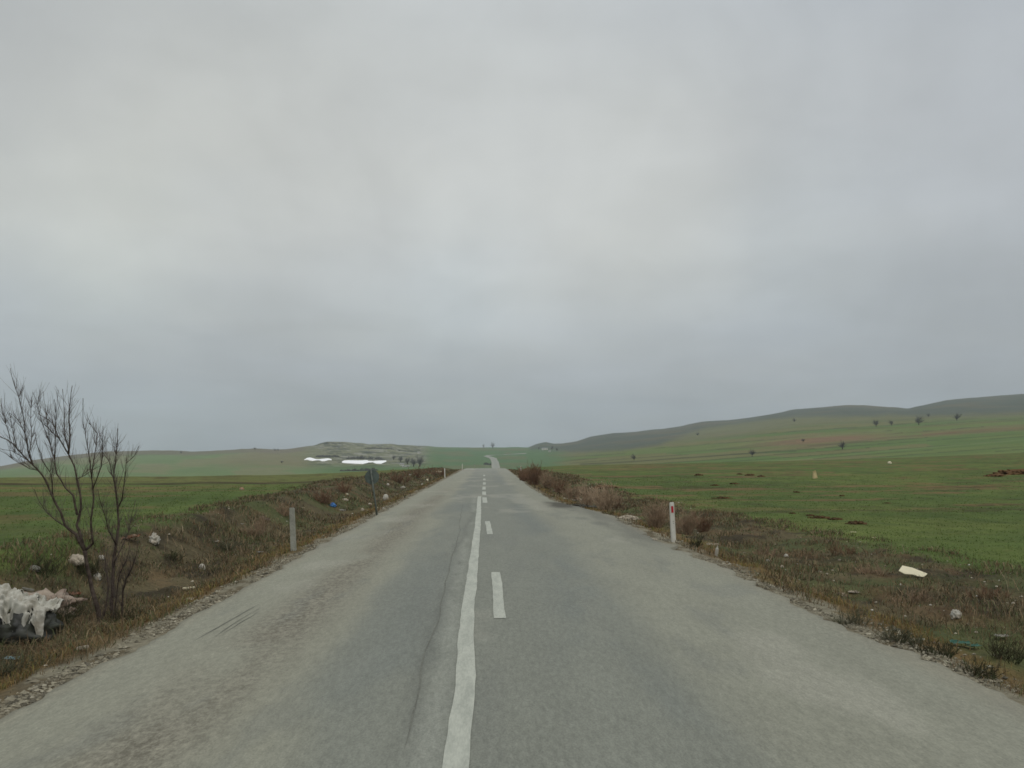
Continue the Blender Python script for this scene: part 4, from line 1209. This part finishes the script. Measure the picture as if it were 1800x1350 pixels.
# rubble heaps: one mesh of stones each
def rubble(px, py, wp, hp, n, lab, mt='rock', seed=1):
    p, r = hit(px, py); k = px2m(r)
    rnd = random.Random(seed)
    bm = bmesh.new()
    W, H = wp * k, hp * k
    bmesh.ops.create_icosphere(bm, subdivisions=3, radius=1)
    for v in bm.verts:
        d = v.co.copy()
        a = 1 + .4 * mnoise.fractal(d * 2.4 + Vector((seed, 0, 0)), 1, 2, 4)
        cs = 1.0 if hp > 15 else 1.15
        v.co = Vector((d.x * W * .46 * a * cs, d.y * W * .4 * a * cs, max(d.z, -.2) * H * (.22 if hp > 15 else .09) * a))
    for i in range(int(n * 2.2)):
        a, q = rnd.uniform(0, 6.283), rnd.random() ** .6
        x, y = math.cos(a) * q * W * .55, math.sin(a) * q * W * .45
        sz = rnd.uniform(.02, .085) * W * .55
        g = bmesh.ops.create_icosphere(bm, subdivisions=1, radius=sz)
        o = Vector((x, y, (1 - q) * H * .34 * rnd.uniform(.6, 1.2) + sz * .2))
        for v in g['verts']:
            v.co = Vector((v.co.x * rnd.uniform(.8, 1.2), v.co.y * rnd.uniform(.8, 1.2), v.co.z * rnd.uniform(.5, .8))) + o
    me = bpy.data.meshes.new('rubble_heap'); bm.to_mesh(me); bm.free()
    o = link('rubble_heap', me, M[mt], None, p)
    tag(o, lab, 'rubble')
rubble(1103, 912, 42, 20, 40, 'largest pale rubble mound at the right road edge left of the post', 'rock', 2)
rubble(1135, 948, 36, 8, 46, 'broken pale asphalt rubble on the right road edge below the brown bush', 'rock', 3)
rubble(1246, 957, 34, 5, 26, 'scatter of white stones right of the foot of the red and white post', 'rock', 4)
rubble(1480, 1046, 34, 8, 30, 'patch of white stones in the right ditch', 'rock', 5)
rubble(1505, 1041, 22, 6, 22, 'smaller patch of white stones beside the larger white patch', 'rock', 6)
rubble(1012, 890, 66, 8, 34, 'dark damp lump of broken asphalt lying at the right road edge', 'rock_dark', 8)
rubble(1006, 878, 56, 4, 26, 'pale broken slabs along the right edge above the dark asphalt lump', 'rock', 9)
rubble(340, 1052, 24, 6, 24, 'pale rubble at the left road edge below the white lath', 'rock', 7)

# turned soil heaps in the right field
def heap(px, py, wp, hp, lab, mt='soil', seed=1):
    p, r = hit(px, py); k = px2m(r)
    W, H = wp * k, hp * k
    bm = bmesh.new(); bmesh.ops.create_icosphere(bm, subdivisions=4, radius=1)
    for v in bm.verts:
        d = v.co.copy()
        a = 1 + .45 * mnoise.fractal(Vector((d.x * 4.5, d.y * 2, d.z * 2)) + Vector((seed * 2.1, 0, 0)), 1, 2, 5)
        v.co = Vector((d.x * W * .5 * a, d.y * min(W * .35, .9) * a, max(d.z, -.25) * H * 1.1 * a))
    me = bpy.data.meshes.new('soil_heap'); bm.to_mesh(me); bm.free()
    o = link('soil_heap', me, M[mt], None, p + Vector((0, 0, -.02)))
    tag(o, lab, 'soil heap', 'turned soil heaps in the right field')
for i, a in enumerate([
        (1440, 911, 34, 4, 'longest dark soil heap in the middle of the right field row'), (1468, 914, 26, 4, 'dark soil heap touching the right end of the longest heap'),
        (1507, 921, 32, 5, 'rightmost dark soil heap of the near row'), (1393, 903, 12, 2.5, 'small dark soil heap at the left end of the row'),
        (1424, 907, 16, 3, 'small dark soil heap left of the longest heap'),
        (1270, 876, 30, 3, 'thin dark soil ridge above the red and white post'), (1400, 866, 12, 2.5, 'tiny dark soil clod in the middle right field'),
        (1228, 836, 14, 3, 'dark clod behind the field near the left of the soil patch'), (1318, 836, 16, 3, 'largest brown clod of the loose soil patch left of the boundary stone'), (1300, 834, 9, 2, 'small brown clod at the left end of the loose soil patch'),
        (1338, 838, 12, 2.5, 'brown clod at the right end of the loose soil patch'), (1290, 851, 16, 2.5, 'reddish clod below the loose soil patch'), (1256, 854, 14, 2.5, 'reddish clod lower left of the loose soil patch'),
        (1560, 885, 12, 2, 'tiny clod right of and above the near dark row'), (1480, 872, 10, 2, 'tiny clod straight above the rightmost heap of the near row')]):
    heap(*a, seed=i + 1)
heap(1785, 834, 60, 7, 'large reddish earth bank at the right frame edge of the field', 'soil_red', 20)
heap(1748, 837, 30, 3, 'low reddish earth mound left of the large earth bank', 'soil_red', 21)
heap(1065, 858, 44, 5, 'brown soil ridge at the field edge behind the feathery bushes', 'soil_red', 22)

def marker():
    p, r = hit(1433, 841); k = px2m(r)
    w, h = 7.5 * k, 13 * k
    mb = MB()
    mb.poly([(-w / 2, -w / 3, -.1), (w / 2, -w / 3, -.1), (w / 2, w / 3, -.1), (-w / 2, w / 3, -.1), (-w * .42, -w * .2, h * .94), (w * .08, -w * .2, h), (w * .12, w * .2, h * .98), (-w * .4, w * .2, h * .92)],
            [(3, 2, 1, 0), (0, 1, 5, 4), (1, 2, 6, 5), (2, 3, 7, 6), (3, 0, 4, 7), (4, 5, 6, 7)])
    me = mb.mesh('boundary_stone', False)
    bm = bmesh.new(); bm.from_mesh(me)
    bmesh.ops.subdivide_edges(bm, edges=bm.edges[:], cuts=3, use_grid_fill=True)
    for v in bm.verts: v.co += Vector((1, 1, .5)) * w * .05 * mnoise.noise(v.co * 5)
    bm.to_mesh(me); bm.free()
    o = link('boundary_stone', me, M['marker'], None, p); tag(o, 'upright yellowish boundary stone standing in the right field', 'stone')
marker()
Lt('pale_rock', 'rock', 1564, 815, 6, 4, 'cream', 'pale rock out in the right field beyond the boundary stone', 'rock', None, None, 31)

# ------------------------------------------------------------------ far things
def far_tree(px, py, hp, wp, lab, seed, grp='bare trees scattered on the far slopes', rmin=260.0, dense=1.0, mt='far_tree'):
    p, r = hit(px, py, rmin); k = px2m(r)
    H, W = hp * k, wp * k
    rnd = random.Random(seed)
    root = empty('bare_tree', p, lab, 'tree', grp)
    tr, cr = MB(), MB()
    th = H * .24
    tr.tube([(0, 0, -.5), (W * .01, 0, th * .6), (W * .02, 0, th * 1.4)], [W * .06, W * .05, W * .04], 6)
    tr.build('trunk', M['bark'], root)
    a0 = rnd.uniform(0, 6.283); lop = rnd.uniform(.15, .4)
    for i in range(int(52 * dense)):
        a = rnd.uniform(0, 6.283); el = rnd.uniform(.3, 1.0)
        d = Vector((math.cos(a) * (1 - el * .75), math.sin(a) * (1 - el * .75), el)).normalized()
        l = H * .72 * rnd.uniform(.65, 1.0) / max(.72, math.hypot(d.x * H / W * 1.35, d.z) * .98) * (1 + lop * math.cos(a - a0)) * rnd.choice([1, 1, .75])
        p0 = Vector((0, 0, th * rnd.uniform(.6, 1.2)))
        p1 = p0 + d * l * .5; p2 = p0 + d * l + Vector((0, 0, H * .04))
        w = W * .012
        cr.tube([p0, p1, p2], [w * 1.3, w, w * .4], 3, False)
        for j in range(5):
            q = p0.lerp(p2, rnd.uniform(.35, .95))
            dv = (d + Vector((rnd.uniform(-1, 1), rnd.uniform(-1, 1), rnd.uniform(-.4, .8)))).normalized()
            cr.tube([q, q + dv * H * rnd.uniform(.1, .2)], [w * .8, w * .35], 3, False)
    cr.build('crown', M[mt], root)
TREES = [
    (1540, 750, 12, 11, 'round bare tree left of the pair on the upper right slope'), (1567, 748, 9, 9, 'small bare tree between the two darker trees on the upper right slope'),
    (1615, 747, 15, 14, 'largest darkest bare tree on the upper right slope'), (1682, 739, 11, 13, 'wide bare tree farthest right on the upper slope'),
    (1481, 790, 14, 13, 'bare tree on the green slope below the reddish field'), (1322, 803, 14, 12, 'bare tree above the middle of the right field'),
    (1114.5, 809, 11, 9, 'bare tree on the terrace line left of the red and white post'), (1396, 742, 6, 8, 'tiny dark tree on the brow left of the upper trees'),
    (1226, 766, 6, 6, 'faint tiny tree alone on the brown hillside'), (1632, 733, 6, 6, 'tiny tree just behind the largest bare tree'),
    (1412, 777, 6, 8, 'tiny dark shrub tree in the reddish field'),
]
TREES += [(448, 790.5, 4, 7, 'tiny shrub on the skyline of the left hill above the tilled slope'), (483, 792.5, 4, 6, 'left one of the two tiny shrubs close together on the left skyline'),
          (489, 792.5, 4, 5, 'right one of the two tiny shrubs close together on the left skyline'), (495, 814, 4, 9, 'dark shrub on the slope left of the smaller snow patch'),
          (318, 797, 4, 5, 'tiny shrub on the crest of the left hill')]
for i, (a, b, h, w, lab) in enumerate(TREES): far_tree(a, b, h, w, lab, 300 + i)
GV = 'bare trees around the far farmsteads'
for i, (a, b, h, w, lab) in enumerate([
        (738, 820, 19, 20, 'largest dark bare tree at the right end of the farmstead'), (727, 820, 16, 15, 'bare tree left of the largest farmstead tree'),
        (716, 816, 13, 14, 'pale bare tree behind the low white farm building'), (704, 812, 11, 12, 'bare tree at the left end of the farmstead'),
        (692, 808, 8, 10, 'small bare tree on the stony slope left of the farmstead'),
        (970, 791, 7, 9, 'dark tree right of the far white house under the dark hill'), (979, 793, 6, 7, 'smaller tree farther right of the far white house'),
        (947, 790, 4, 6, 'small tree left of the far white house')]):
    far_tree(a, b, h, w, lab, 400 + i, GV, 500.0, 1.2, 'pale_tree')
for i, (a, b, h, w, lab) in enumerate([(866, 789, 11, 9, 'faint bare tree on the horizon above the far road'), (850, 789, 10, 4, 'thin faint tree on the horizon left of the other')]):
    far_tree(a, b, h, w, lab, 500 + i, 'faint trees on the horizon', 1900.0, .5)
def thicket(px, py, wp, hp, lab, seed, rmin=260., n=500, mt='far_tree'):
    p, r = hit(px, py, rmin); k = px2m(r)
    W, H = wp * k, hp * k
    rnd = random.Random(seed); mb = MB()
    for i in range(n):
        x = rnd.uniform(-.5, .5) * W; y = rnd.gauss(0, .25) * W * .35
        x = max(-W / 2, min(W / 2, x))
        env = mnoise.noise(Vector((x / W * 7 + seed * 3, y / W * 6, seed))) * 1.1 + .45
        if env < .12: continue
        h = H * min(1.1, env + .2) * (1 - .6 * (x / W * 2) ** 4) * rnd.uniform(.55, 1.0)
        z = float(ground_h(np.array([p.x + x]), np.array([p.y + y]))[0]) - p.z
        a = Vector((x, y, z - .2)); b = a + Vector((rnd.uniform(-.3, .3) * h, rnd.uniform(-.3, .3) * h, h))
        mb.tube([a, a.lerp(b, .5) + Vector((rnd.uniform(-.1, .1) * h, 0, 0)), b], [H * .045, H * .04, H * .015], 3, False)
    o = mb.build('scrub', M[mt], None, p); tag(o, lab, 'scrub', None, 'stuff')
thicket(632, 828, 66, 8, 'dark low thicket below the snow patches on the left slope', 1)
thicket(640, 807, 70, 7, 'grey scrub on the stony slope above the long snow patch', 2, 500.)
thicket(576, 803, 40, 5, 'grey scrub above the left snow patch', 3, 500.)
thicket(857, 817, 14, 5, 'dark scrub at the left edge of the far bend of the road', 4, 600., 260)
thicket(672, 789, 66, 4, 'dark hedge line under the top of the stony hill', 5, 700.)
thicket(205, 801, 150, 2.2, 'dark hedge line under the crest of the left hill', 8, 700., 500)
thicket(310, 796, 90, 1.8, 'dark hedge line along the crest of the left hill', 9, 900., 260)
thicket(590, 779.5, 40, 2.5, 'low scrub on the top of the stony hill', 6, 1300., 300)

def snow(pts, lab):
    """pts: (column, upper row, lower row) of the drift, laid on the slope"""
    xs = np.array([p[0] for p in pts], float); tp = np.array([p[1] for p in pts], float); bt = np.array([p[2] for p in pts], float)
    cols = np.linspace(xs[0], xs[-1], 60)
    v = []
    NJ = 7
    rb0 = None
    for c in cols:
        t = np.interp(c, xs, tp); b = np.interp(c, xs, bt)
        lo, rl = hit(c, b, 450.0); hi, rh = hit(c, max(t, 0), 450.0)
        for j in range(NJ):
            q = j / (NJ - 1)
            P0 = lo.lerp(hi, q)
            z = float(ground_h(np.array([P0.x]), np.array([P0.y]))[0])
            v.append((P0.x, P0.y, z + .3 + .5 * math.sin(math.pi * q) + .3 * mnoise.noise(P0 * .05)))
    n = len(cols)
    base = len(v)
    v2 = [(a, b, c - 2.2) for a, b, c in v]
    q = []
    for i in range(n - 1):
        for j in range(NJ - 1):
            a = i * NJ + j
            q.append((a, a + NJ, a + NJ + 1, a + 1)); q.append((base + a, base + a + 1, base + a + NJ + 1, base + a + NJ))
        q.append((i * NJ, base + i * NJ, base + (i + 1) * NJ, (i + 1) * NJ))
        q.append((i * NJ + NJ - 1, (i + 1) * NJ + NJ - 1, base + (i + 1) * NJ + NJ - 1, base + i * NJ + NJ - 1))
    o = link('snow_patch', mesh_np('snow_patch', np.array(v + v2), np.array(q)), M['snow'])
    tag(o, lab, 'snow', 'snow patches on the left hillside')
snow([(535, 808.4, 808.8), (540, 805.2, 808.2), (545, 804.4, 809.8), (549, 805.6, 810.4), (556, 807.4, 809.2), (561, 807.6, 809), (566, 806.8, 811), (572, 806.4, 810.4), (578, 806.4, 808.6), (583, 808.2, 808.9)],
     'smaller wavy snow patch on the left of the two on the hillside')
snow([(601, 812, 813.4), (605, 809.6, 814.2), (612, 809.2, 814.6), (630, 809.8, 815.4), (637, 809.8, 815.8), (640, 809.2, 815.2), (645, 809, 814), (648, 810.6, 813), (655, 811, 812.6), (660, 810.2, 815), (670, 809.8, 815.2), (679, 809.8, 811.6)],
     'longer bright snow patch on the right of the two on the hillside')

def house(px, py, wp, hp, lab, rmin, depth=7.0, rot=0.0, roofm='roof'):
    p, r = hit(px, py, rmin); k = px2m(r)
    W, H = wp * k, hp * k
    root = empty('farm_building', p, lab, 'building', 'far farm buildings', (0, 0, rot))
    mb = MB()
    D = depth; g = H * .35
    mb.poly([(-W / 2, -D / 2, -1.5), (W / 2, -D / 2, -1.5), (W / 2, D / 2, -1.5), (-W / 2, D / 2, -1.5), (-W / 2, -D / 2, H), (W / 2, -D / 2, H), (W / 2, D / 2, H), (-W / 2, D / 2, H), (-W / 2, 0, H + g), (W / 2, 0, H + g)],
            [(0, 1, 5, 4), (2, 3, 7, 6), (1, 2, 6, 9, 5), (3, 0, 4, 8, 7)])
    wl_ = mb.build('wall', M['wall'], root, smooth=False)
    mb = MB(); e = .3
    for sgn in (-1, 1):
        mb.poly([(-W / 2 - e, sgn * (D / 2 + e), H - g * e / (D / 2) + .05), (W / 2 + e, sgn * (D / 2 + e), H - g * e / (D / 2) + .05), (W / 2 + e, 0, H + g + .05), (-W / 2 - e, 0, H + g + .05),
                 (-W / 2 - e, sgn * (D / 2 + e), H - g * e / (D / 2) + .2), (W / 2 + e, sgn * (D / 2 + e), H - g * e / (D / 2) + .2), (W / 2 + e, 0, H + g + .2), (-W / 2 - e, 0, H + g + .2)],
                [(0, 1, 2, 3), (4, 5, 6, 7), (0, 1, 5, 4), (1, 2, 6, 5), (3, 0, 4, 7)])
    mb.build('roof', M[roofm], root, smooth=False)
    for i in range(2):
        x = W * (-.25 + .5 * i)
        mb = MB(); mb.box((x, -D / 2 - .02, H * .5), (min(1.2, W * .18), .08, H * .36)); mb.build('window', M['glass'], root, smooth=False)
house(957.5, 790.6, 10, 2.4, 'long white house under the dark hill right of the far road', 900., 9)
house(966, 794.4, 3.2, 1.6, 'tiny white hut below right of the long white house', 900., 6)
house(713, 820.6, 12, 1.6, 'low white farm building at the foot of the bare trees', 450., 8, .1, 'roof')
house(706.5, 818, 7, 2.4, 'grey roofed shed left behind the low white farm building', 500., 7, .1, 'roof')
house(736, 797, 4, 2, 'tiny pale hut on the slope above the farmstead', 700., 6, .2)

# ------------------------------------------------------------------ haze
def haze():
    mb = MB(); mb.box((0, 0, 75), (9600, 9600, 290))
    zmin = float(GZ.min()) - 2
    mb = MB(); zt = float(GZ.max()) + 25
    mb.box((0, 0, (zmin + zt) / 2), (9600, 9600, zt - zmin))
    me = mb.mesh('haze', False)
    m = bpy.data.materials.new('pale air'); m.use_nodes = True
    nt = m.node_tree; nt.nodes.clear()
    out = nt.nodes.new('ShaderNodeOutputMaterial'); v = nt.nodes.new('ShaderNodeVolumePrincipled')
    v.inputs['Color'].default_value = (.86, .93, 1.0, 1); v.inputs['Density'].default_value = HAZE
    v.inputs['Anisotropy'].default_value = .2
    nt.links.new(v.outputs[0], out.inputs['Volume'])
    o = link('haze', me, m); tag(o, kind='stuff')
HAZE = .00014
haze()

# ------------------------------------------------------------------ sky and light
SUN_EL, SUN_ROT = math.radians(58), math.radians(150)
w = bpy.data.worlds.new('World'); SC.world = w; w.use_nodes = True
nt = w.node_tree
bg = nt.nodes['Background']
sky = nt.nodes.new('ShaderNodeTexSky'); sky.sky_type = 'NISHITA'; sky.sun_disc = False
sky.sun_elevation = SUN_EL; sky.sun_rotation = SUN_ROT; sky.dust_density = 3
tc = nt.nodes.new('ShaderNodeTexCoord')
sep = nt.nodes.new('ShaderNodeSeparateXYZ'); nt.links.new(tc.outputs['Generated'], sep.inputs[0])
# overcast deck: brightness by elevation, broken by soft cloud noise projected on a flat deck
zc_ = math_n(nt, 'MAXIMUM', sep.outputs[2], .0)
den = math_n(nt, 'ADD', zc_, .16)
cx_ = math_n(nt, 'DIVIDE', sep.outputs[0], den); cy_ = math_n(nt, 'DIVIDE', sep.outputs[1], den)
comb = nt.nodes.new('ShaderNodeCombineXYZ'); nt.links.new(cx_, comb.inputs[0]); nt.links.new(cy_, comb.inputs[1])
c1 = noise_n(nt, comb.outputs[0], .55, 5, .45, .3)
c2 = noise_n(nt, comb.outputs[0], 1.5, 4, .5, .4)
mp = nt.nodes.new('ShaderNodeMapping'); mp.inputs['Location'].default_value = (7.3, 2.2, 4.0); nt.links.new(comb.outputs[0], mp.inputs[0])
c3 = noise_n(nt, mp.outputs[0], .5, 3, .5)
ramp = nt.nodes.new('ShaderNodeValToRGB')
nt.links.new(sep.outputs[2], ramp.inputs[0])
els = ramp.color_ramp.elements
stops = [(0.0, (153, 162, 168)), (.05, (161, 169, 174)), (.10, (175, 181, 186)), (.17, (189, 194, 197)), (.26, (199, 202, 203)), (.36, (200, 203, 204)), (.48, (194, 198, 200)), (.75, (222, 226, 230)), (1.0, (238, 241, 245))]
els[0].position, els[0].color = stops[0][0], rgba(stops[0][1])
els[1].position, els[1].color = stops[-1][0], rgba(stops[-1][1])
for p_, c_ in stops[1:-1]:
    e = els.new(p_); e.color = rgba(c_)
col = ramp.outputs[0]
col = gain(nt, col, math_n(nt, 'MULTIPLY', remap(nt, c1, .3, .7, .93, 1.07), remap(nt, c2, .3, .7, .935, 1.065)))
c4 = noise_n(nt, tc.outputs['Generated'], 4.5, 5, .55, .5)
c5 = noise_n(nt, tc.outputs['Generated'], 10, 4, .5, .4)
col = gain(nt, col, math_n(nt, 'MULTIPLY', remap(nt, c4, .3, .7, .95, 1.05), remap(nt, c5, .3, .7, .975, 1.025)))
tintn = mix_col(nt, remap(nt, c3, .35, .65, 0, 1), rgba((250, 252, 255)), rgba((255, 254, 250)))
col = mix_col(nt, 1.0, col, tintn, 'MULTIPLY')
# broad brighter and darker parts of the cloud deck, each a soft patch of sky round a direction
def pix_dir(px, py):
    u = (px - CX) / F; v = (CY - py) / F
    fw = CP - v * SP; up = SP + v * CP
    c, s = math.cos(YAW), math.sin(YAW)
    return Vector((u * c + fw * s, -u * s + fw * c, up)).normalized()
wn = nt.nodes.new('ShaderNodeTexNoise'); wn.inputs['Scale'].default_value = 3.2; wn.inputs['Detail'].default_value = 5; wn.inputs['Roughness'].default_value = .5
nt.links.new(tc.outputs['Generated'], wn.inputs['Vector'])
wv = nt.nodes.new('ShaderNodeVectorMath'); wv.operation = 'MULTIPLY_ADD'
nt.links.new(wn.outputs['Color'], wv.inputs[0]); wv.inputs[1].default_value = (.3, .3, .2); 
ws = nt.nodes.new('ShaderNodeVectorMath'); ws.operation = 'SUBTRACT'; nt.links.new(tc.outputs['Generated'], ws.inputs[0]); ws.inputs[1].default_value = (.15, .15, .1)
nt.links.new(ws.outputs[0], wv.inputs[2])
for (qx, qy, rad_, amt, tn_) in (
        (620, 330, 420, .055, (1, 1, .99)), (1000, 180, 300, .04, (1, 1, 1)), (1150, 480, 260, .05, (1, .997, .975)), (120, 360, 240, .05, (1, 1, .97)),
        (930, 610, 130, .05, (1, 1, 1)), (760, 500, 130, .05, (.97, .99, 1.0)), (540, 560, 120, -.035, (1, 1, 1)), (1700, 230, 330, -.10, (.985, .99, 1)), (1560, 520, 160, .03, (1, 1, .98)),
        (1760, 610, 240, -.07, (1, 1, 1)), (300, 700, 220, -.03, (1, 1, 1)), (110, 540, 240, .05, (1, 1, .98)), (860, 700, 300, -.03, (1, 1, 1)), (120, 40, 300, -.06, (1, 1, 1)), (1420, 400, 170, -.03, (.96, .98, 1.0)), (180, 560, 160, .03, (1, 1, .98))):
    d_ = pix_dir(qx, qy)
    w_ = (rad_ / F) ** 2 / 2
    dp = nt.nodes.new('ShaderNodeVectorMath'); dp.operation = 'DISTANCE'; nt.links.new(wv.outputs[0], dp.inputs[0]); dp.inputs[1].default_value = d_
    e_ = math_n(nt, 'POWER', math.e, math_n(nt, 'MULTIPLY', math_n(nt, 'MULTIPLY', dp.outputs['Value'], dp.outputs['Value']), -1 / (2 * w_)))
    f_ = math_n(nt, 'MULTIPLY_ADD', e_, amt, 1.0)
    tm = mix_col(nt, e_, (1, 1, 1, 1), tn_ + (1.0,))
    col = mix_col(nt, 1.0, gain(nt, col, f_), tm, 'MULTIPLY')
skl = gain(nt, sky.outputs[0], .07)
col = mix_col(nt, .06, col, skl)
nt.links.new(col, bg.inputs['Color'])
bg.inputs['Strength'].default_value = 1.0

sd = bpy.data.lights.new('sun', 'SUN'); sd.energy = 1.0; sd.angle = math.radians(40); sd.color = (1, .97, .93)
so = bpy.data.objects.new('sun', sd); COL.objects.link(so)
so.rotation_euler = (math.pi / 2 - SUN_EL, 0, math.pi - SUN_ROT)

SC.view_settings.view_transform = 'Standard'; SC.view_settings.look = 'None'
SC.view_settings.exposure = 0.0; SC.view_settings.gamma = 1.0
SC.view_settings.use_curve_mapping = False
SC.render.engine = 'CYCLES'
SC.cycles.use_denoising = True
SC.cycles.filter_width = 1.6
SC.cycles.max_bounces = 6
SC.cycles.volume_bounces = 1
